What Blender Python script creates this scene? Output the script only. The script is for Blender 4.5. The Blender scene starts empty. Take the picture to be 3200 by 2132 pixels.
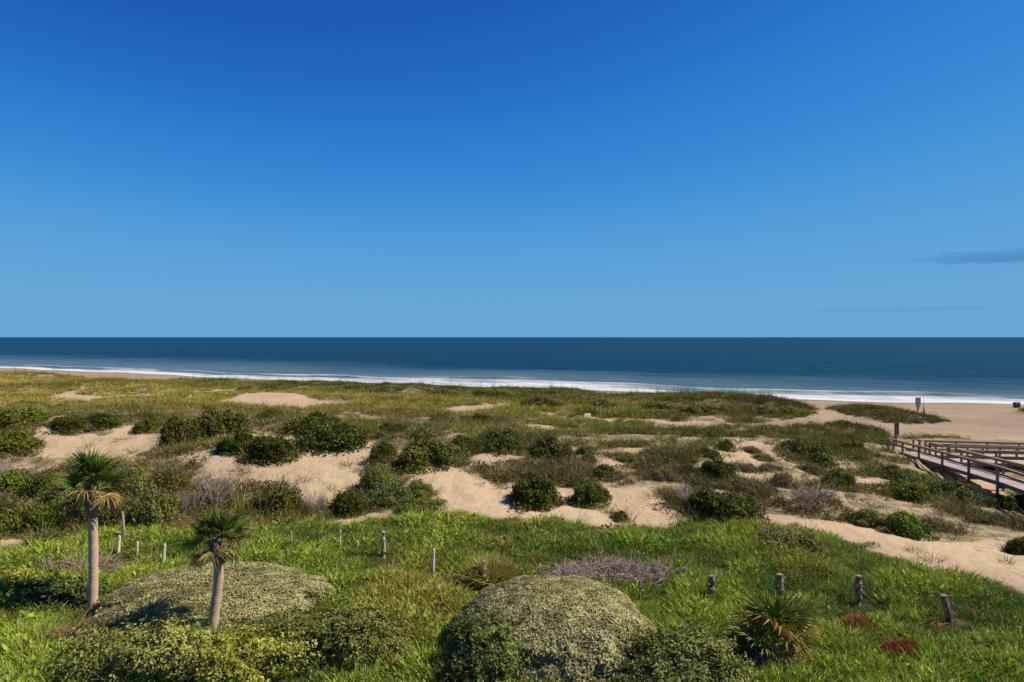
import bpy, math, random
import numpy as np
from mathutils import Vector, Matrix, Euler

random.seed(7)
RS = np.random.RandomState(11)
SC = bpy.context.scene
COL = SC.collection
R = math.radians

# ------------------------------------------------------------------ camera
CAMZ, FPX, CX, HY = 12.0, 1569.0, 1176.5, 775.0     # metres; focal length, centre, horizon in 2353-px-wide picture units
cam_d = bpy.data.cameras.new('camera'); cam = bpy.data.objects.new('camera', cam_d); COL.objects.link(cam)
cam_d.sensor_width = 36.0; cam_d.lens = 36.0 * FPX / 2353.0
cam_d.clip_start = 0.1; cam_d.clip_end = 90000.0
cam.location = (0, 0, CAMZ)
cam.rotation_euler = (R(90) - math.atan2(784 - HY, FPX), 0, 0)
SC.camera = cam

# ------------------------------------------------------------------ sky, sun, exposure
EXPO = 0.5
SUN_AZ, SUN_EL = R(2), R(48)          # azimuth from +X towards +Y (sun stands to the right of the view)
to_sun = Vector((math.cos(SUN_EL) * math.cos(SUN_AZ), math.cos(SUN_EL) * math.sin(SUN_AZ), math.sin(SUN_EL)))
world = bpy.data.worlds.new('World'); SC.world = world; world.use_nodes = True
wn, wl = world.node_tree.nodes, world.node_tree.links
bg = wn['Background']
sky = wn.new('ShaderNodeTexSky'); sky.sky_type = 'NISHITA'; sky.sun_disc = False
sky.sun_elevation = SUN_EL; sky.sun_rotation = R(90) - SUN_AZ
sky.altitude = 0; sky.air_density = 0.5; sky.dust_density = 0.0; sky.ozone_density = 10.0
# one film-like colour curve over the whole sky (deep polarised blue, soft shoulder)
def vmul(sock, k):
    v = wn.new('ShaderNodeVectorMath'); v.operation = 'SCALE'; v.inputs['Scale'].default_value = k; wl.new(sock, v.inputs[0]); return v.outputs[0]
cv = wn.new('ShaderNodeRGBCurve'); cv.mapping.extend = 'HORIZONTAL'
for ch, pts in enumerate((((0, 0), (.05, .0097), (.0844, .030), (.156, .095), (.27, .130), (.46, .138), (1, .15)),
                          ((0, 0), (.125, .098), (.205, .225), (.362, .345), (.55, .378), (.76, .385), (1, .39)),
                          ((0, 0), (.337, .456), (.527, .635), (.807, .69), (1, .69)))):
    c_ = cv.mapping.curves[ch].points; c_[0].location = pts[0]; c_[1].location = pts[-1]
    for p in pts[1:-1]: c_.new(*p)
cv.mapping.update()
wl.new(vmul(sky.outputs[0], .15), cv.inputs['Color']); wl.new(vmul(cv.outputs[0], 10 / 2 ** EXPO), bg.inputs['Color'])
bg.inputs['Strength'].default_value = 0.10
sd = bpy.data.lights.new('sun', 'SUN'); sd.energy = 5.0; sd.angle = R(0.5); sd.color = (1.0, 0.93, 0.82)
sun = bpy.data.objects.new('sun', sd); COL.objects.link(sun)
sun.rotation_euler = (-to_sun).to_track_quat('-Z', 'Y').to_euler(); sun.location = (60, 0, 60)
SC.view_settings.view_transform = 'Standard'; SC.view_settings.look = 'None'
SC.view_settings.exposure = EXPO; SC.view_settings.gamma = 1.0; SC.view_settings.use_curve_mapping = False

# ------------------------------------------------------------------ numpy noise
_T = RS.rand(256, 256)
def vnoise(x, y, seed=0):
    x = np.asarray(x, float) + seed * 17.31; y = np.asarray(y, float) + seed * 9.77
    xi = np.floor(x).astype(int); yi = np.floor(y).astype(int)
    fx = x - xi; fy = y - yi; fx = fx * fx * (3 - 2 * fx); fy = fy * fy * (3 - 2 * fy)
    a = _T[xi & 255, yi & 255]; b = _T[(xi + 1) & 255, yi & 255]; c = _T[xi & 255, (yi + 1) & 255]; d = _T[(xi + 1) & 255, (yi + 1) & 255]
    return (a * (1 - fx) + b * fx) * (1 - fy) + (c * (1 - fx) + d * fx) * fy
def fbm(x, y, o=4, seed=0):
    s = 0; a = 0.5; t = 0
    for k in range(o):
        s = s + a * vnoise(x * 2 ** k, y * 2 ** k, seed + k * 3); t += a; a *= 0.5
    return s / t - 0.5
def sstep(a, b, x):
    t = np.clip((np.asarray(x, float) - a) / (b - a), 0, 1); return t * t * (3 - 2 * t)

# ------------------------------------------------------------------ terrain
SHX = np.array([-700, -420, -193, -146, -98, -73, -31, 0, 50, 65, 91, 180, 420.])
SHY = np.array([520, 382, 262, 238, 210, 196, 176, 164, 135, 128, 120, 88, -10.])
def shoreY(x): return np.interp(x, SHX, SHY) + 1.5 * np.sin(np.asarray(x) * .09) + 1.0 * np.sin(np.asarray(x) * .23 + 1)
def px2w(px, py, z=None, Y=None):
    if Y is None: Y = (CAMZ - z) * FPX / (py - HY)
    if z is None: z = CAMZ - (py - HY) / FPX * Y
    return ((px - CX) / FPX * Y, Y, z)
CTRL = []
for px in (-700, 0, 600, 1176, 1765, 2353, 3000):
    for Y, z in ((4, 3.2), (12, 3.1), (19, 3.0), (26, 3.0)): CTRL.append(((px - CX) / FPX * Y, Y, z))
for px, py, z in [
    # top of the green slope and the sand below the second ridge
    (-500, 1200, 3.2), (0, 1240, 3.1), (300, 1230, 3.1), (560, 1215, 3.1), (780, 1203, 3.2), (900, 1178, 3.4), (1020, 1160, 3.7),
    (1180, 1186, 3.3), (1300, 1186, 3.3), (1430, 1212, 3.1), (1560, 1195, 3.2), (1740, 1190, 3.3), (1900, 1235, 3.1), (2150, 1310, 3.0), (2353, 1345, 3.0), (2900, 1450, 3.0),
    # sand faces and their crests
    (-500, 1060, 3.8), (-500, 960, 5.0), (0, 1050, 3.7), (0, 975, 5.0), (120, 984, 5.1), (240, 985, 5.0), (350, 972, 5.1), (110, 1048, 3.6), (300, 1056, 3.6),
    (450, 1032, 4.7), (600, 1045, 4.6), (740, 1018, 4.8), (850, 1008, 5.0), (560, 1110, 3.6), (700, 1175, 3.2), (400, 1120, 3.4), (200, 1140, 3.3), (820, 1110, 3.7),
    (930, 1075, 4.5), (1050, 1076, 4.5), (1110, 1110, 3.8), (1250, 1118, 3.7), (1420, 1122, 3.6), (1560, 1130, 3.5), (1200, 1050, 4.5), (1380, 1050, 4.2), (1550, 1050, 4.0),
    (1700, 1030, 4.0), (1700, 1110, 3.4), (1850, 1040, 3.4), (1850, 1150, 3.0), (1950, 1095, 2.7), (1980, 1045, 2.7), (2050, 1140, 2.2), (2050, 1195, 2.5), (2300, 1245, 2.4),
    (2168, 1092, 1.85), (2231, 1126, 1.7), (2296, 1149, 1.8), (2353, 1190, 2.0), (2060, 1036, 1.95), (2200, 1060, 1.8), (2353, 1060, 1.8), (2900, 1100, 1.9), (2900, 1250, 2.4),
    # hollow with the pale grass field
    (-500, 915, 3.6), (0, 925, 3.6), (200, 930, 3.6), (400, 935, 3.7), (600, 945, 3.9), (850, 960, 4.2), (1000, 960, 4.0), (1176, 965, 3.9), (1350, 966, 3.3), (1500, 968, 3.1),
    (1600, 995, 3.4), (1740, 985, 2.9), (1850, 1000, 2.7), (0, 895, 3.5), (200, 895, 3.4), (420, 900, 3.4), (630, 908, 4.5), (700, 930, 4.0), (800, 905, 3.5), (1000, 920, 3.6), (1200, 930, 3.4),
    (1960, 1010, 2.5), (1480, 1010, 3.8),
    # fore dune crest
    (-500, 840, 3.4), (0, 855, 3.4), (100, 857, 3.5), (200, 865, 3.3), (330, 870, 3.1), (440, 867, 3.4), (520, 868, 3.4), (573, 879, 3.1), (700, 872, 3.8), (790, 873, 3.9),
    (880, 881, 4.0), (1000, 887, 4.0), (1176, 888, 4.2), (1285, 893, 4.4), (1400, 899, 4.5), (1545, 905, 4.7), (1660, 908, 4.7), (1765, 919, 4.4), (1830, 930, 3.8), (1870, 950, 2.7),
    (1300, 935, 3.6), (1500, 940, 3.6), (1700, 945, 3.6)]:
    CTRL.append(px2w(px, py, z=z))
for px, Y, z in ((2000, 75, 2.3), (2200, 72, 2.2), (2353, 75, 2.1), (3000, 75, 2.0), (2000, 95, 1.6), (2353, 95, 1.4), (-700, 230, 2.2), (0, 205, 2.0), (600, 160, 2.0), (1176, 135, 2.0), (1765, 105, 1.7), (3000, 100, 1.0)):
    CTRL.append(((px - CX) / FPX * Y, Y, z))
for x in (-420, -200, 0, 100, 200): CTRL.append((x, -60, 3.2))
CTRL = np.array(CTRL)
def _U(d2): return 0.5 * d2 * np.log(d2 + 1e-6)
def _tps():
    n = len(CTRL); P = CTRL[:, :2] / 30.0; D2 = ((P[:, None] - P[None]) ** 2).sum(-1)
    A = np.zeros((n + 3, n + 3)); A[:n, :n] = _U(D2) + np.eye(n) * 0.004
    A[:n, n] = 1; A[:n, n + 1:] = P; A[n, :n] = 1; A[n + 1:, :n] = P.T
    return np.linalg.solve(A, np.concatenate([CTRL[:, 2], [0, 0, 0]]))
_W = _tps()
def tps(x, y):
    x = np.asarray(x, float).ravel() / 30; y = np.asarray(y, float).ravel() / 30; out = np.empty(x.size)
    P = CTRL[:, :2] / 30
    for i in range(0, x.size, 20000):
        xs, ys = x[i:i + 20000], y[i:i + 20000]
        d2 = (xs[:, None] - P[None, :, 0]) ** 2 + (ys[:, None] - P[None, :, 1]) ** 2
        out[i:i + 20000] = _U(d2) @ _W[:len(P)] + _W[len(P)] + _W[-2] * xs + _W[-1] * ys
    return out
# fore dune front: seaward of it the ground runs down the beach
FRX = np.array([-420, -180, -150, -120, -90, -60, -30, -10, 8, 20, 30, 36, 46, 60, 200.])
FRY = np.array([330, 188, 172, 166, 152, 143, 126, 120, 112, 102, 96, 90, 80, 74, 60.])
def base_h(x, y):
    x = np.asarray(x, float).ravel(); y = np.asarray(y, float).ravel()
    t = np.clip(tps(x, y), 1.5, 5.6)
    d = y - shoreY(x)
    beach = np.where(d < 0, np.minimum(-d * 0.045, 1.9 + 0.002 * -d), -d * 0.03)
    beach = np.maximum(beach, -2.5)
    fr = np.interp(x, FRX, FRY)
    k = sstep(-2, 11, y - fr)
    k = np.where(y < 20, 0, k)
    h = t * (1 - k) + np.minimum(beach, 2.4) * k
    return h
# vegetated islands on the beach
def islands(x, y):
    z = np.zeros_like(x)
    for px, py, zz, rx, ry, hh in ((1990, 950, 2.1, 4.6, 3.4, .75), (2075, 962, 2.1, 4.2, 2.0, .65), (1920, 986, 2.3, 5.0, 2.6, .55), (2375, 948, 1.8, 3.0, 1.5, .6)):
        cx, cy, _ = px2w(px, py, z=zz)
        z = z + hh * np.exp(-((x - cx) / rx) ** 2 - ((y - cy) / ry) ** 2)
    return z
GX0, GX1, GY0, GY1, GS = -260.0, 150.0, 0.0, 230.0, 0.45
gx = np.arange(GX0, GX1, GS); gy = np.arange(GY0, GY1, GS)
GXX, GYY = np.meshgrid(gx, gy, indexing='ij')
H0 = (base_h(GXX, GYY) + islands(GXX.ravel(), GYY.ravel())).reshape(GXX.shape)
def samp(G, x, y):
    x = np.asarray(x, float); y = np.asarray(y, float)
    u = np.clip((x - GX0) / GS, 0, G.shape[0] - 1.001); v = np.clip((y - GY0) / GS, 0, G.shape[1] - 1.001)
    i = u.astype(int); j = v.astype(int); fu = u - i; fv = v - j
    return (G[i, j] * (1 - fu) + G[i + 1, j] * fu) * (1 - fv) + (G[i, j + 1] * (1 - fu) + G[i + 1, j + 1] * fu) * fv
_ys = np.concatenate([np.arange(9, 60, .05), np.arange(60, 229, .12)])
def hit(px, py, G=None):
    G = H0 if G is None else G
    xs = (px - CX) / FPX * _ys; zs = CAMZ - (py - HY) / FPX * _ys
    b = zs < samp(G, xs, _ys)
    i = int(np.argmax(b)) if b.any() else len(_ys) - 1
    return xs[i], _ys[i], float(samp(G, xs[i], _ys[i]))

SAND = [
    [(58, 1002), (95, 984), (125, 1000), (240, 1002), (285, 990), (350, 975), (366, 1000), (372, 1040), (300, 1057), (200, 1057), (120, 1052), (75, 1047)],
    [(378, 1060), (430, 1042), (500, 1030), (560, 1060), (640, 1062), (720, 1030), (800, 1014), (850, 1012), (862, 1050), (830, 1080), (820, 1110), (770, 1150), (735, 1186), (690, 1178), (680, 1150), (640, 1130), (560, 1110), (470, 1082)],
    [(930, 1084), (1010, 1074), (1050, 1079), (1100, 1104), (1180, 1113), (1300, 1122), (1420, 1128), (1500, 1123), (1562, 1163), (1560, 1210), (1430, 1230), (1300, 1203), (1180, 1203), (1030, 1179), (900, 1192), (780, 1214), (750, 1202), (900, 1165), (990, 1130), (950, 1102)],
    [(1740, 1186), (1780, 1179), (1860, 1193), (1950, 1204), (2060, 1224), (2150, 1246), (2300, 1244), (2420, 1280), (2700, 1330), (2700, 1430), (2400, 1375), (2250, 1345), (2140, 1316), (2000, 1270), (1850, 1224), (1760, 1204)],
    [(1945, 1094), (2000, 1089), (2062, 1104), (2048, 1132), (1970, 1122)],
    [(1620, 1050), (1690, 1010), (1760, 1020), (1800, 1052), (1760, 1080), (1690, 1065), (1640, 1085), (1600, 1060)],
    [(492, 922), (570, 906), (640, 898), (710, 914), (780, 932), (700, 938), (600, 932)],
    [(118, 916), (160, 894), (206, 882), (198, 892), (180, 907), (260, 911), (262, 920), (190, 924), (120, 923)], [(425, 895), (540, 889), (545, 893), (430, 900)], [(1690, 1068), (1740, 1072), (1800, 1100), (1740, 1110), (1690, 1092)], [(1800, 1060), (1880, 1066), (1890, 1090), (1820, 1084)],
    [(1345, 957), (1372, 955), (1392, 963), (1500, 964), (1640, 967), (1740, 970), (1800, 964), (1860, 955), (1880, 930), (2500, 935), (2500, 1018), (2150, 1008), (2040, 1004), (2030, 990), (1960, 985), (1850, 983), (1800, 990), (1740, 990), (1650, 975), (1500, 969), (1390, 969)],
    [(0, 1241), (104, 1243), (62, 1268), (0, 1287), (-80, 1290), (-80, 1241)],
    [(1120, 1040), (1200, 1052), (1210, 1068), (1130, 1078), (1060, 1070), (1080, 1050)],
    [(1430, 1030), (1490, 1036), (1480, 1060), (1400, 1076), (1330, 1068), (1400, 1052)],
    [(2120, 1060), (2200, 1085), (2240, 1128), (2290, 1150), (2330, 1150), (2300, 1110), (2230, 1075)],
    [(270, 905), (370, 902), (376, 911), (280, 915)], [(1010, 938), (1150, 934), (1160, 941), (1020, 943)],
    [(600, 1000), (650, 990), (700, 985), (690, 1005), (640, 1012)], [(1200, 975), (1290, 980), (1260, 990)],
]
GREEN = [[(-700, 1260), (60, 1262), (200, 1232), (420, 1225), (560, 1218), (700, 1205), (790, 1214), (900, 1193), (1020, 1180), (1180, 1204), (1300, 1204), (1430, 1231), (1560, 1211), (1745, 1203), (1850, 1224), (2000, 1270), (2150, 1319), (2353, 1362), (2900, 1470), (3300, 1568), (3600, 2100), (1176, 2700), (-1200, 2100)]]
ISL = [[(1905, 940), (1960, 932), (2030, 936), (2100, 953), (2185, 969), (2140, 976), (2060, 976), (1990, 962), (1930, 952)], [(1800, 983), (1860, 973), (1950, 974), (2020, 984), (2040, 1001), (1990, 999), (1900, 996)],
       [(2345, 943), (2420, 938), (2450, 956), (2360, 955)]]
def poly_mask(polys, G, warp=0.5):
    m = np.zeros(GXX.shape)
    amp = 0.25 + 0.012 * GYY
    wx = fbm(GXX / 2.2, GYY / 2.2, 3, 5) * 2 * amp * warp * 2; wy = fbm(GXX / 2.2, GYY / 2.2, 3, 9) * 2 * amp * warp * 2
    for pl in polys:
        W = []
        for a, b in pl:
            if b > 1568: Y = 9 * FPX / (b - HY); W.append(((a - CX) / FPX * Y, Y))
            else: W.append(hit(a, b)[:2])
        W = np.array(W)
        i0 = max(0, int((W[:, 0].min() - 3 - GX0) / GS)); i1 = min(m.shape[0], int((W[:, 0].max() + 3 - GX0) / GS) + 1)
        j0 = max(0, int((W[:, 1].min() - 3 - GY0) / GS)); j1 = min(m.shape[1], int((W[:, 1].max() + 3 - GY0) / GS) + 1)
        if i1 <= i0 or j1 <= j0: continue
        X = GXX[i0:i1, j0:j1] + wx[i0:i1, j0:j1]; Y = GYY[i0:i1, j0:j1] + wy[i0:i1, j0:j1]
        ins = np.zeros(X.shape, bool)
        for k in range(len(W)):
            x1, y1 = W[k]; x2, y2 = W[(k + 1) % len(W)]
            c = ((y1 > Y) != (y2 > Y)) & (X < (x2 - x1) * (Y - y1) / (y2 - y1 + 1e-9) + x1)
            ins ^= c
        m[i0:i1, j0:j1] = np.maximum(m[i0:i1, j0:j1], ins)
    k = np.array([.25, .5, .25])
    for _ in range(1):
        m = sum(w * np.roll(m, s, 0) for w, s in zip(k, (-1, 0, 1))); m = sum(w * np.roll(m, s, 1) for w, s in zip(k, (-1, 0, 1)))
    return m
M_SAND = poly_mask(SAND, H0); M_GREEN = poly_mask(GREEN, H0, .35); M_ISL = poly_mask(ISL, H0, .3)
_front = np.interp(GXX, FRX, FRY)
M_BEACH = sstep(3, 8, GYY - _front + 4 * fbm(GXX / 6, GYY / 6, 2, 3))
M_SAND = np.clip(np.maximum(M_SAND, M_BEACH), 0, 1) * (1 - M_ISL) * (1 - M_GREEN * (M_SAND < .6))
HUM = fbm(GXX / 7, GYY / 7, 3, 21) * 1.1 + fbm(GXX / 2.3, GYY / 2.3, 2, 31) * .45
HUMA = sstep(30, 42, GYY) * (1 - sstep(95, 130, GYY) * .3) * (1 - .8 * M_SAND) * (1 - M_BEACH) + .18 * (1 - sstep(30, 42, GYY)) + M_ISL * .3
HUMA *= 1 - .8 * sstep(26, 31, GXX) * sstep(33, 38, GYY)
_bump = np.maximum(fbm(GXX / 1.6, GYY / 1.6, 2, 44), 0) * .9 * sstep(33, 40, GYY) * (1 - M_SAND) * (1 - M_BEACH)
HF = H0 + HUM * HUMA * .85 + _bump * .6 + sstep(64, 84, GYY) * (1 - M_BEACH) * (1 - M_ISL) * fbm(GXX / 13, GYY / 8, 3, 47) * 1.2 * sstep(48, 30, GXX)
HF -= sstep(-34, -17, GYY - _front) * (1 - M_BEACH) * (1 - M_ISL) * np.interp(GXX, [-160, -60, 0, 16, 26, 33], [.40, .50, .80, .90, .60, 0])
def H(x, y): return samp(HF, x, y)
def Hs(x, y): return float(samp(HF, x, y))

# ------------------------------------------------------------------ material helpers
def newmat(name):
    m = bpy.data.materials.new(name); m.use_nodes = True
    nt = m.node_tree; return m, nt.nodes, nt.links, nt.nodes['Principled BSDF']
def ramp(n, stops):
    r = n.new('ShaderNodeValToRGB'); e = r.color_ramp.elements
    while len(e) < len(stops): e.new(0.5)
    for i, (p, c) in enumerate(stops): e[i].position = p; e[i].color = (*c, 1) if len(c) == 3 else c
    return r
def noise(n, l, scale, detail=4, rough=.6, vec=None):
    t = n.new('ShaderNodeTexNoise'); t.inputs['Scale'].default_value = scale; t.inputs['Detail'].default_value = detail; t.inputs['Roughness'].default_value = rough
    if vec is not None: l.new(vec, t.inputs['Vector'])
    return t
def mixc(n, l, a, b, f, mode='MIX'):
    m = n.new('ShaderNodeMix'); m.data_type = 'RGBA'; m.blend_type = mode
    for s, v in ((m.inputs[0], f), (m.inputs[6], a), (m.inputs[7], b)):
        if hasattr(v, 'links'): l.new(v, s)
        else: s.default_value = v if isinstance(v, (int, float)) else (*v, 1)
    return m.outputs[2]
def attr(n, name, typ='GEOMETRY'):
    a = n.new('ShaderNodeAttribute'); a.attribute_name = name; a.attribute_type = typ; return a
def math_(n, l, op, a, b=None, clamp=False):
    m = n.new('ShaderNodeMath'); m.operation = op; m.use_clamp = clamp
    for i, v in enumerate((a, b)):
        if v is None: continue
        if hasattr(v, 'links'): l.new(v, m.inputs[i])
        else: m.inputs[i].default_value = v
    return m.outputs[0]
def bump(n, l, h, strength, dist, bsdf):
    b = n.new('ShaderNodeBump'); b.inputs['Strength'].default_value = strength; b.inputs['Distance'].default_value = dist
    l.new(h, b.inputs['Height']); l.new(b.outputs[0], bsdf.inputs['Normal']); return b

def mat_ground():
    m, n, l, b = newmat('dune_ground')
    g = n.new('ShaderNodeNewGeometry'); pos = g.outputs['Position']
    big = noise(n, l, .12, 3, .5, pos); mid = noise(n, l, 1.1, 5, .65, pos); fine = noise(n, l, 14, 3, .7, pos)
    s1 = mixc(n, l, (.43, .315, .185), (.37, .26, .16), ramp_fac(n, l, big, .35, .65))
    s2 = mixc(n, l, s1, (.31, .22, .145), math_(n, l, 'MULTIPLY', ramp_fac(n, l, mid, .5, .75), .55))
    # dark trash line, twigs and prints in the sand
    sp = mixc(n, l, s2, (.16, .115, .07), math_(n, l, 'MULTIPLY', ramp_fac(n, l, fine, .66, .74), .5))
    lit = mixc(n, l, (.15, .12, .055), (.33, .24, .145), ramp_fac(n, l, mid, .4, .62))
    grn = mixc(n, l, (.03, .035, .012), (.10, .075, .03), ramp_fac(n, l, mid, .4, .7))
    a_s = attr(n, 'sand').outputs['Fac']; a_g = attr(n, 'green').outputs['Fac']; a_w = attr(n, 'wet').outputs['Fac']
    mk = math_(n, l, 'ADD', a_s, math_(n, l, 'MULTIPLY', math_(n, l, 'SUBTRACT', mid.outputs['Fac'], .5), .9))
    mk = ramp_fac2(n, l, mk, .38, .55)
    c = mixc(n, l, lit, sp, mk); c = mixc(n, l, c, grn, a_g)
    c = mixc(n, l, c, mixc(n, l, (.27, .195, .125), (.235, .165, .11), ramp_fac(n, l, big, .4, .6)), math_(n, l, 'MULTIPLY', attr(n, 'beach').outputs['Fac'], .85))
    c = mixc(n, l, c, (.20, .145, .10), a_w)
    l.new(c, b.inputs['Base Color']); b.inputs['Roughness'].default_value = .95; b.inputs['Specular IOR Level'].default_value = .1
    vo = n.new('ShaderNodeTexVoronoi'); vo.inputs['Scale'].default_value = 2.2; l.new(pos, vo.inputs['Vector'])
    hh = math_(n, l, 'ADD', math_(n, l, 'MULTIPLY', mid.outputs['Fac'], 1.0), math_(n, l, 'MULTIPLY', math_(n, l, 'MINIMUM', vo.outputs['Distance'], .28), 1.2))
    bump(n, l, hh, .9, .16, b)
    return m
def ramp_fac(n, l, tex, a, b_): return ramp_fac2(n, l, tex.outputs['Fac'], a, b_)
def ramp_fac2(n, l, sock, a, b_):
    mr = n.new('ShaderNodeMapRange'); mr.interpolation_type = 'SMOOTHSTEP'
    mr.inputs['From Min'].default_value = a; mr.inputs['From Max'].default_value = b_; l.new(sock, mr.inputs['Value']); return mr.outputs[0]

def mat_leaf(name='foliage', trans=.22):
    m, n, l, b = newmat(name)
    oi = n.new('ShaderNodeObjectInfo'); v = attr(n, 'leafvar'); hv = attr(n, 'leafhue')
    c = mixc(n, l, oi.outputs['Color'], (.20, .19, .035), math_(n, l, 'MULTIPLY', hv.outputs['Fac'], .45))
    mul = n.new('ShaderNodeVectorMath'); mul.operation = 'SCALE'; l.new(c, mul.inputs[0]); l.new(v.outputs['Fac'], mul.inputs['Scale'])
    l.new(mul.outputs[0], b.inputs['Base Color']); b.inputs['Roughness'].default_value = .55; b.inputs['Specular IOR Level'].default_value = .14
    tr = n.new('ShaderNodeBsdfTranslucent'); l.new(mul.outputs[0], tr.inputs['Color'])
    mx = n.new('ShaderNodeMixShader'); mx.inputs[0].default_value = trans
    l.new(b.outputs[0], mx.inputs[1]); l.new(tr.outputs[0], mx.inputs[2]); l.new(mx.outputs[0], n['Material Output'].inputs['Surface'])
    return m
def mat_grass():
    m, n, l, b = newmat('grass_blades')
    t = attr(n, 'tint', 'INSTANCER'); v = attr(n, 'leafvar')
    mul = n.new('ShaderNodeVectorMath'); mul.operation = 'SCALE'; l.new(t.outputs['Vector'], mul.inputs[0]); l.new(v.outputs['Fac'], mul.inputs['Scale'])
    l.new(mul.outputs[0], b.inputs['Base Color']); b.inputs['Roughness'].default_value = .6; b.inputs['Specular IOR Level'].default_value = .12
    tr = n.new('ShaderNodeBsdfTranslucent'); l.new(mul.outputs[0], tr.inputs['Color'])
    mx = n.new('ShaderNodeMixShader'); mx.inputs[0].default_value = .22
    l.new(b.outputs[0], mx.inputs[1]); l.new(tr.outputs[0], mx.inputs[2]); l.new(mx.outputs[0], n['Material Output'].inputs['Surface'])
    return m
def mat_wood(name, c1, c2, scale=(3, 3, 3), rough=.85):
    m, n, l, b = newmat(name)
    tc = n.new('ShaderNodeTexCoord'); mp = n.new('ShaderNodeMapping'); mp.inputs['Scale'].default_value = scale; l.new(tc.outputs['Object'], mp.inputs['Vector'])
    oi = n.new('ShaderNodeObjectInfo')
    t = noise(n, l, 4, 5, .7, mp.outputs[0])
    c = mixc(n, l, c1, c2, ramp_fac(n, l, t, .35, .68))
    f = math_(n, l, 'ADD', math_(n, l, 'MULTIPLY', oi.outputs['Random'], .5), .75)
    mul = n.new('ShaderNodeVectorMath'); mul.operation = 'SCALE'; l.new(c, mul.inputs[0]); l.new(f, mul.inputs['Scale'])
    l.new(mul.outputs[0], b.inputs['Base Color']); b.inputs['Roughness'].default_value = rough; b.inputs['Specular IOR Level'].default_value = .2
    bump(n, l, t.outputs['Fac'], .5, .02, b)
    return m
def mat_plain(name, c, rough=.8):
    m, n, l, b = newmat(name)
    tc = n.new('ShaderNodeTexCoord'); t = noise(n, l, 6, 4, .6, tc.outputs['Object'])
    l.new(mixc(n, l, tuple(x * .75 for x in c), tuple(min(1, x * 1.2) for x in c), t.outputs['Fac']), b.inputs['Base Color']); b.inputs['Roughness'].default_value = rough
    return m
def mat_sea():
    m, n, l, b = newmat('sea_water')
    g = n.new('ShaderNodeNewGeometry'); pos = g.outputs['Position']
    mp = n.new('ShaderNodeMapping'); mp.inputs['Rotation'].default_value = (0, 0, R(26)); l.new(pos, mp.inputs['Vector'])
    mp2 = n.new('ShaderNodeMapping'); mp2.inputs['Scale'].default_value = (.22, 1, 1); l.new(mp.outputs[0], mp2.inputs['Vector'])
    sw = noise(n, l, .05, 5, .62, mp2.outputs[0]); ch = noise(n, l, .35, 5, .65, mp2.outputs[0]); fo = noise(n, l, .22, 6, .68, mp2.outputs[0])
    a_sh = attr(n, 'shallow').outputs['Fac']; a_f = attr(n, 'foam').outputs['Fac']; a_far = attr(n, 'far').outputs['Fac']
    deep = mixc(n, l, (.0018, .0205, .0265), (.0020, .019, .042), a_far)
    deep = mixc(n, l, deep, (.0016, .0125, .024), math_(n, l, 'MULTIPLY', ramp_fac(n, l, sw, .45, .7), .7))
    sh = math_(n, l, 'ADD', a_sh, math_(n, l, 'MULTIPLY', math_(n, l, 'SUBTRACT', fo.outputs['Fac'], .5), .55), True)
    c = mixc(n, l, deep, (.085, .135, .150), math_(n, l, 'MULTIPLY', sh, math_(n, l, 'GREATER_THAN', a_sh, .001)))
    fm = math_(n, l, 'ADD', a_f, math_(n, l, 'MULTIPLY', math_(n, l, 'SUBTRACT', fo.outputs['Fac'], .5), 1.1))
    fm = math_(n, l, 'MULTIPLY', ramp_fac2(n, l, fm, .12, .92), ramp_fac2(n, l, a_f, .01, .12))
    c = mixc(n, l, c, (.52, .525, .51), fm)
    l.new(c, b.inputs['Base Color'])
    l.new(math_(n, l, 'ADD', math_(n, l, 'MULTIPLY', fm, .5), .35), b.inputs['Roughness'])
    l.new(math_(n, l, 'SUBTRACT', .055, math_(n, l, 'MULTIPLY', fm, .05)), b.inputs['Specular IOR Level'])
    hh = math_(n, l, 'ADD', math_(n, l, 'MULTIPLY', sw.outputs['Fac'], 3.0), math_(n, l, 'MULTIPLY', ch.outputs['Fac'], .7))
    bump(n, l, hh, .9, 1.0, b)
    return m
M_GROUND, M_LEAF, M_GRASS, M_SEA = mat_ground(), mat_leaf(), mat_grass(), mat_sea()
M_STEM = mat_wood('bark', (.10, .075, .055), (.21, .17, .135))
M_TRUNK = mat_wood('palm_bark', (.42, .275, .175), (.60, .43, .30), (2, 2, 9))
M_BOOT = mat_wood('palm_boots', (.16, .10, .065), (.36, .26, .18), (4, 4, 8))
M_POST = mat_wood('weathered_post', (.22, .17, .12), (.46, .37, .26), (5, 5, 1))
M_STAKE = mat_wood('pale_stake', (.46, .38, .25), (.62, .54, .38), (5, 5, 1))
M_STUMP = mat_wood('grey_stump', (.13, .09, .06), (.33, .245, .17), (5, 5, 2))
M_DECK = mat_wood('boardwalk_plank', (.30, .225, .20), (.46, .36, .32), (6, 1, 6))
M_FRAME = mat_wood('boardwalk_timber', (.17, .11, .07), (.38, .27, .175), (5, 5, 5))
M_TWIG = mat_wood('dead_twigs', (.22, .16, .125), (.46, .35, .28))
M_SIGN = mat_plain('sign_back', (.20, .17, .13)); M_SIGNBR = mat_plain('sign_brown', (.11, .055, .045)); M_BIN = mat_plain('bin_grey', (.05, .05, .055), .6)
M_PALE = mat_plain('pale_paint', (.62, .60, .54))

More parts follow.
